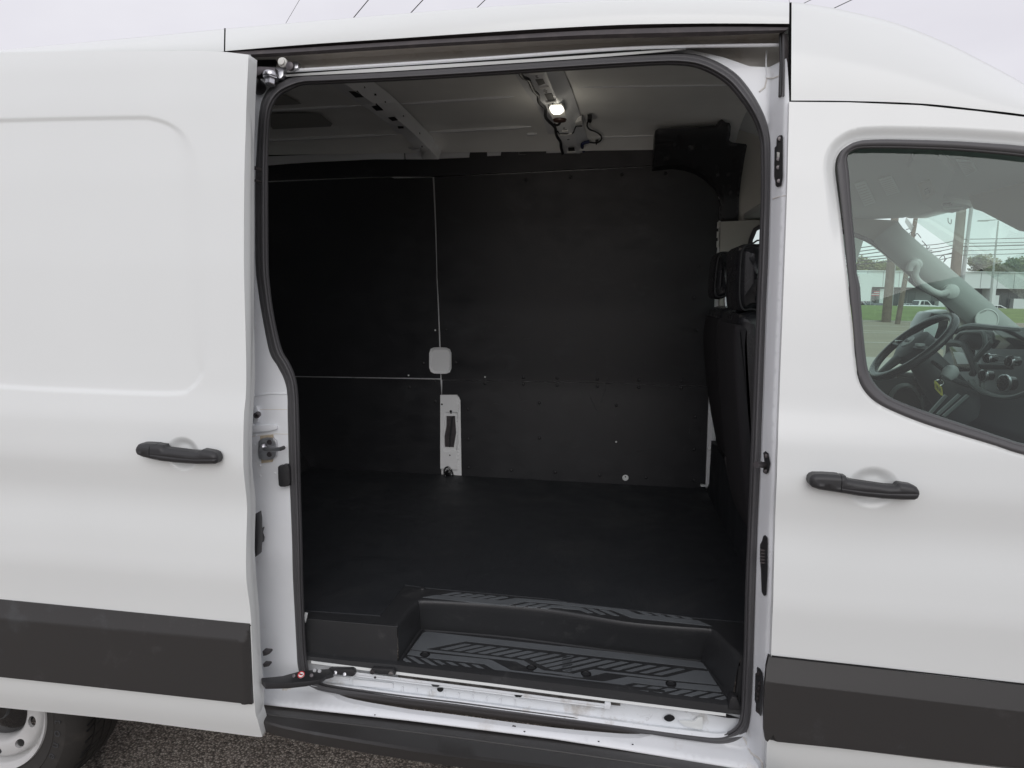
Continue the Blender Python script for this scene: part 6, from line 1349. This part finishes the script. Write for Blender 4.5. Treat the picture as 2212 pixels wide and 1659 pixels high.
# cars behind the camera (they show in the reflections of the door glass)
car('parked_car', (3.4, -5.6, GZ), math.radians(4), M['cdark'], 'dark blue SUV parked behind the photographer, seen only as a reflection', 'suv')
car('parked_car', (8.8, -5.9, GZ), math.radians(178), M['csilver'], 'silver saloon parked behind the photographer, seen only as a reflection', 'sedan')
car('parked_car', (-6.2, -9.6, GZ), math.radians(90), M['cwhite'], 'white SUV parked behind the photographer, out of the picture', 'suv')
# utility poles and lamp posts
def pole(x, Y, w, h, lean, mat, label, arm=True, name='utility_pole', cat='utility pole', group='utility poles along the far verge'):
    X0 = gx_(x, Y); t = thing(name, (X0, Y, ZB), label, cat, group)
    MB().tube([(X0, Y, ZB), (X0+lean*.5, Y, h/2), (X0+lean, Y, h)], [w, w*.85, w*.7], 12).build('pole', mat, t)
    if arm:
        MB().box((X0+lean*.95, Y, h-.5), (2.4, .14, .16)).build('crossarm', M['wood'], t, smooth=False)
        for k in range(4): MB().lathe([(.05, 0), (.07, .06), (.03, .16), (.01, .18)], (X0+lean*.95-1.05+k*.7, Y, h-.42), (0, 0, 1), 10).build('insulator', M['galv'], t)
    return t, X0
p1, X1 = pole(2057, 58, .42, 12.5, .0, M['wood'], 'thickest dark wooden utility pole, seen through the windscreen')
p2, X2 = pole(1917, 60, .36, 12, .0, M['wood'], 'dark wooden utility pole seen through the far side window')
p3, X3 = pole(1942, 55, .19, 11, .9, M['wood'], 'paler leaning utility pole just right of the dark one')
p4, X4 = pole(2071, 59, .17, 12, .3, M['galv'], 'slim grey pole touching the thick wooden pole', False)
def lamp(x, Y, h, lab):
    X0 = gx_(x, Y); t = thing('street_lamp', (X0, Y, ZB), lab, 'street lamp', 'street lamps of the showroom car park')
    MB().tube([(X0, Y, ZB), (X0, Y, h)], [.16, .09], 10).build('pole', M['galv'], t)
    MB().tube([(X0-1.9, Y, h+.0), (X0+.7, Y, h+.15)], .06, 6).build('arm', M['galv'], t); MB().box((X0-1.7, Y, h-.02), (1.1, .5, .12)).build('lamp_head', M['galv'], t, bevel=.03); MB().box((X0+.5, Y, h+.1), (.7, .4, .12)).build('lamp_head', M['galv'], t, bevel=.03)
lamp(2138, 92, 11.6, 'pale street lamp standing right of the thick utility pole'); lamp(1926, 112, 9.5, 'slim pale street lamp between the two wooden poles in the side window')
# small flag
fx = gx_(1889, 108); ft = thing('flag', (fx, 108, ZB), 'small striped flag on a short stick between the parked cars', 'flag')
MB().tube([(fx-.6, 108, ZB), (fx-.6, 108, 3.3)], .04, 6).build('flag_pole', M['galv'], ft)
for i in range(5): MB().box((fx, 108, 2.5+i*.15), (1.1, .03, .075)).build('flag_stripe', M['flagred'] if i % 2 == 0 else M['cwhite'], ft, smooth=False)
MB().box((fx-.38, 107.98, 2.95), (.34, .03, .3)).build('flag_canton', M['cdark'], ft, smooth=False)
# transformer, cable bundles on the pole
MB().box((X1-6.0, 58, 7.4), (3.0, .3, .22)).build('cable_box', M['wire'], None); tag(bpy.data.objects['cable_box'], 'black splice box hanging on the overhead cables left of the thick pole', 'cable box')
tf = thing('transformer', (X1-.8, 57.6, 11.0), 'small grey transformer can at the top of the thick utility pole', 'transformer'); MB().lathe([(.28, 0), (.30, .1), (.30, .9), (.2, 1.0)], (X1-.75, 57.7, 9.9), (0, 0, 1), 16).build('can', M['galv'], tf)
# cables along the road (through windscreen and far window)
def wire(a, b, sag, r, lab, grp):
    P = [np.array(a)*(1-t)+np.array(b)*t-np.array([0, 0, 4*sag*t*(1-t)]) for t in np.linspace(0, 1, 25)]
    tag(MB().tube(P, r, 5).build('overhead_cable', M['wire']), lab, 'cable', grp)
def zat(x, y, Y): return float(at(x, y, 'y', Y)[2])
for i, (yl, yr) in enumerate(((1140, 1095), (1180, 1138), (1212, 1165), (1255, 1205), (1298, 1250))):
    Dl = q('E', '1560,%d' % yl)[0]; Dr = q('E', '2212,%d' % yr)[0]
    a = at(*Dl, 'y', 58); b = at(*Dr, 'y', 66); d = b-a
    wire(tuple(a), tuple(a+d*6), .5, .045 if i == 2 else .03, ('topmost', 'second', 'thick middle', 'fourth', 'lowest')[i]+' of the five cables right of the thick utility pole', 'overhead cables along the road')
    a0 = at(*q('E', '1230,%d' % (yl+15))[0], 'y', 60); wire(tuple(a), tuple(a+(a0-a)*1.9), .35, .03, ('topmost', 'second', 'third', 'fourth', 'lowest')[i]+' of the cables left of the thick utility pole', 'overhead cables along the road')
for i, (yl, yr, xr_) in enumerate(((1200, 1190, 660), (1236, 1217, 720), (1270, 1246, 760), (1300, 1285, 780), (1331, 1308, 810), (1366, 1340, 845))):
    a = at(*q('E', '545,%d' % yl)[0], 'y', 52); b = at(*q('E', '%d,%d' % (xr_, yr))[0], 'y', 54); d = b-a
    wire(tuple(a-d*5), tuple(a+d*3.4), .2, .035, ('topmost', 'second', 'third', 'fourth', 'fifth', 'lowest')[i]+' of the six cables in the far side window', 'overhead cables in the far side window')
# curly service loops by the pole
for s_, Y, nm in (('1190,1155 1215,1180 1240,1215 1225,1240 1260,1225 1265,1210', 58, 'left of the thick pole'), ('1350,1350 1400,1300 1420,1335 1405,1370 1440,1330', 58, 'hanging lowest under the cables'), ('1060,1085 1085,1060 1065,1035 1030,1045', 55, 'under the small screen tag'), ('1110,1075 1120,1110 1140,1080 1180,1125', 55, 'right of the small screen tag'), ('1450,925 1455,970 1480,985 1485,940', 58, 'high beside the thick pole')):
    P = cat([at(*p, 'y', Y-.6) for p in q('E', s_)], 5); tag(MB().tube(P, .03, 5).build('cable_loop', M['wire']), 'loose curl of black cable '+nm, 'cable', 'loose cable loops')
# wires over the roof (top of the picture)
for (x0, y0, x1, y1), r, lab in (((646.8, 0, 617.7, 49.8), .006, 'thin overhead wire nearest the roof joint at the rear'), ((795.7, 0, 764.8, 37), .014, 'second overhead wire above the open doorway'), ((913.4, 0, 888.4, 26.8), .014, 'third overhead wire above the open doorway'), ((1047.9, 0, 1032.5, 14.8), .013, 'fourth overhead wire, right above the doorway middle'),
                                 ((1751, 0, 1735.6, 7.5), .010, 'short overhead wire just right of the cab roof joint'), ((1839, 0, 1803, 17), .012, 'last overhead wire, crossing the sky over the cab roof'), ((1704.5, 0, 1706, 8), .006, 'faint upright wire at the cab roof joint')):
    a = at(x0, y0, 'z', 10.5); b = at(x1, y1, 'z', 10.2); d = b-a
    tag(MB().tube([a-d*30, a, b, b+d*40], r, 5).build('overhead_wire', M['wire']), lab, 'wire', 'overhead wires above the van')
# trees behind the showroom
random.seed(11)
leafmats = [pbr('leaf_a', (.12, .155, .05), .7), pbr('leaf_b', (.08, .11, .04), .7), pbr('leaf_c', (.18, .19, .075), .7)]
def tree(x, Y, h, w, lab, base=0):
    X0 = gx_(x, Y); t = thing('tree', (X0, Y, ZB), lab, 'tree', 'trees behind the showroom')
    MB().tube([(X0, Y, ZB), (X0+.2, Y, h*.45), (X0-.1, Y, h*.8)], [.35, .25, .08], 8).build('trunk', M['trunk'], t)
    for k in range(5):
        a = k*1.3; MB().tube([(X0+.1, Y, h*.45), (X0+math.cos(a)*w*.5, Y+math.sin(a)*w*.5, h*(.65+.04*k))], [.14, .04], 6).build('limb', M['trunk'], t)
    for j, lm in enumerate(leafmats):
        V, Fc = [], []
        for c in range(9):
            a = random.uniform(0, 6.28); rr = w*random.uniform(.1, .75); cx, cy, cz = X0+math.cos(a)*rr, Y+math.sin(a)*rr*.7, h*random.uniform(.58, .92); cr = w*random.uniform(.22, .42)
            for _ in range(110):
                v = Vector((random.gauss(0, 1), random.gauss(0, 1), random.gauss(0, 1))).normalized()*cr*random.uniform(.5, 1.05); s = random.uniform(.18, .4)
                a1 = Vector((random.uniform(-1, 1), random.uniform(-1, 1), random.uniform(-1, 1))).normalized(); a2 = a1.orthogonal()
                p = Vector((cx, cy, cz))+v; n = len(V); V += [p-a1*s, p+a2*s*.6, p+a1*s, p-a2*s*.6]; Fc.append((n, n+1, n+2, n+3))
        mesh('crown', V, Fc, lm, t, smooth=False)
for x, Y, h, w, lab in ((1868, 200, 13.2, 5.0, 'rounded green tree at the left edge of the far side window'), (1885, 205, 12.5, 4.5, 'second rounded green tree above the showroom roof'), (1912, 200, 12.5, 5.2, 'green tree left of the dark wooden pole'), (1945, 205, 12.8, 5.0, 'green tree between the two wooden poles'),
                        (2108, 200, 14.2, 4.0, 'ragged tree right of the thick utility pole, above the white roof'), (2122, 210, 14.0, 4.2, 'twin of the ragged tree, a little lower and to its right'), (2160, 215, 13.2, 3.6, 'thin bare-looking tree right of the pale street lamp'), (2186, 200, 13.8, 4.4, 'leafy tree far right above the showroom roof'), (2225, 210, 13.2, 4.4, 'leafy tree at the right edge of the window view')):
    tree(x, Y, h, w, lab)
tree(1760, 210, 13, 5, 'green tree hidden behind the van pillar, far left of the row')
# low forest line and far fence
dm = []
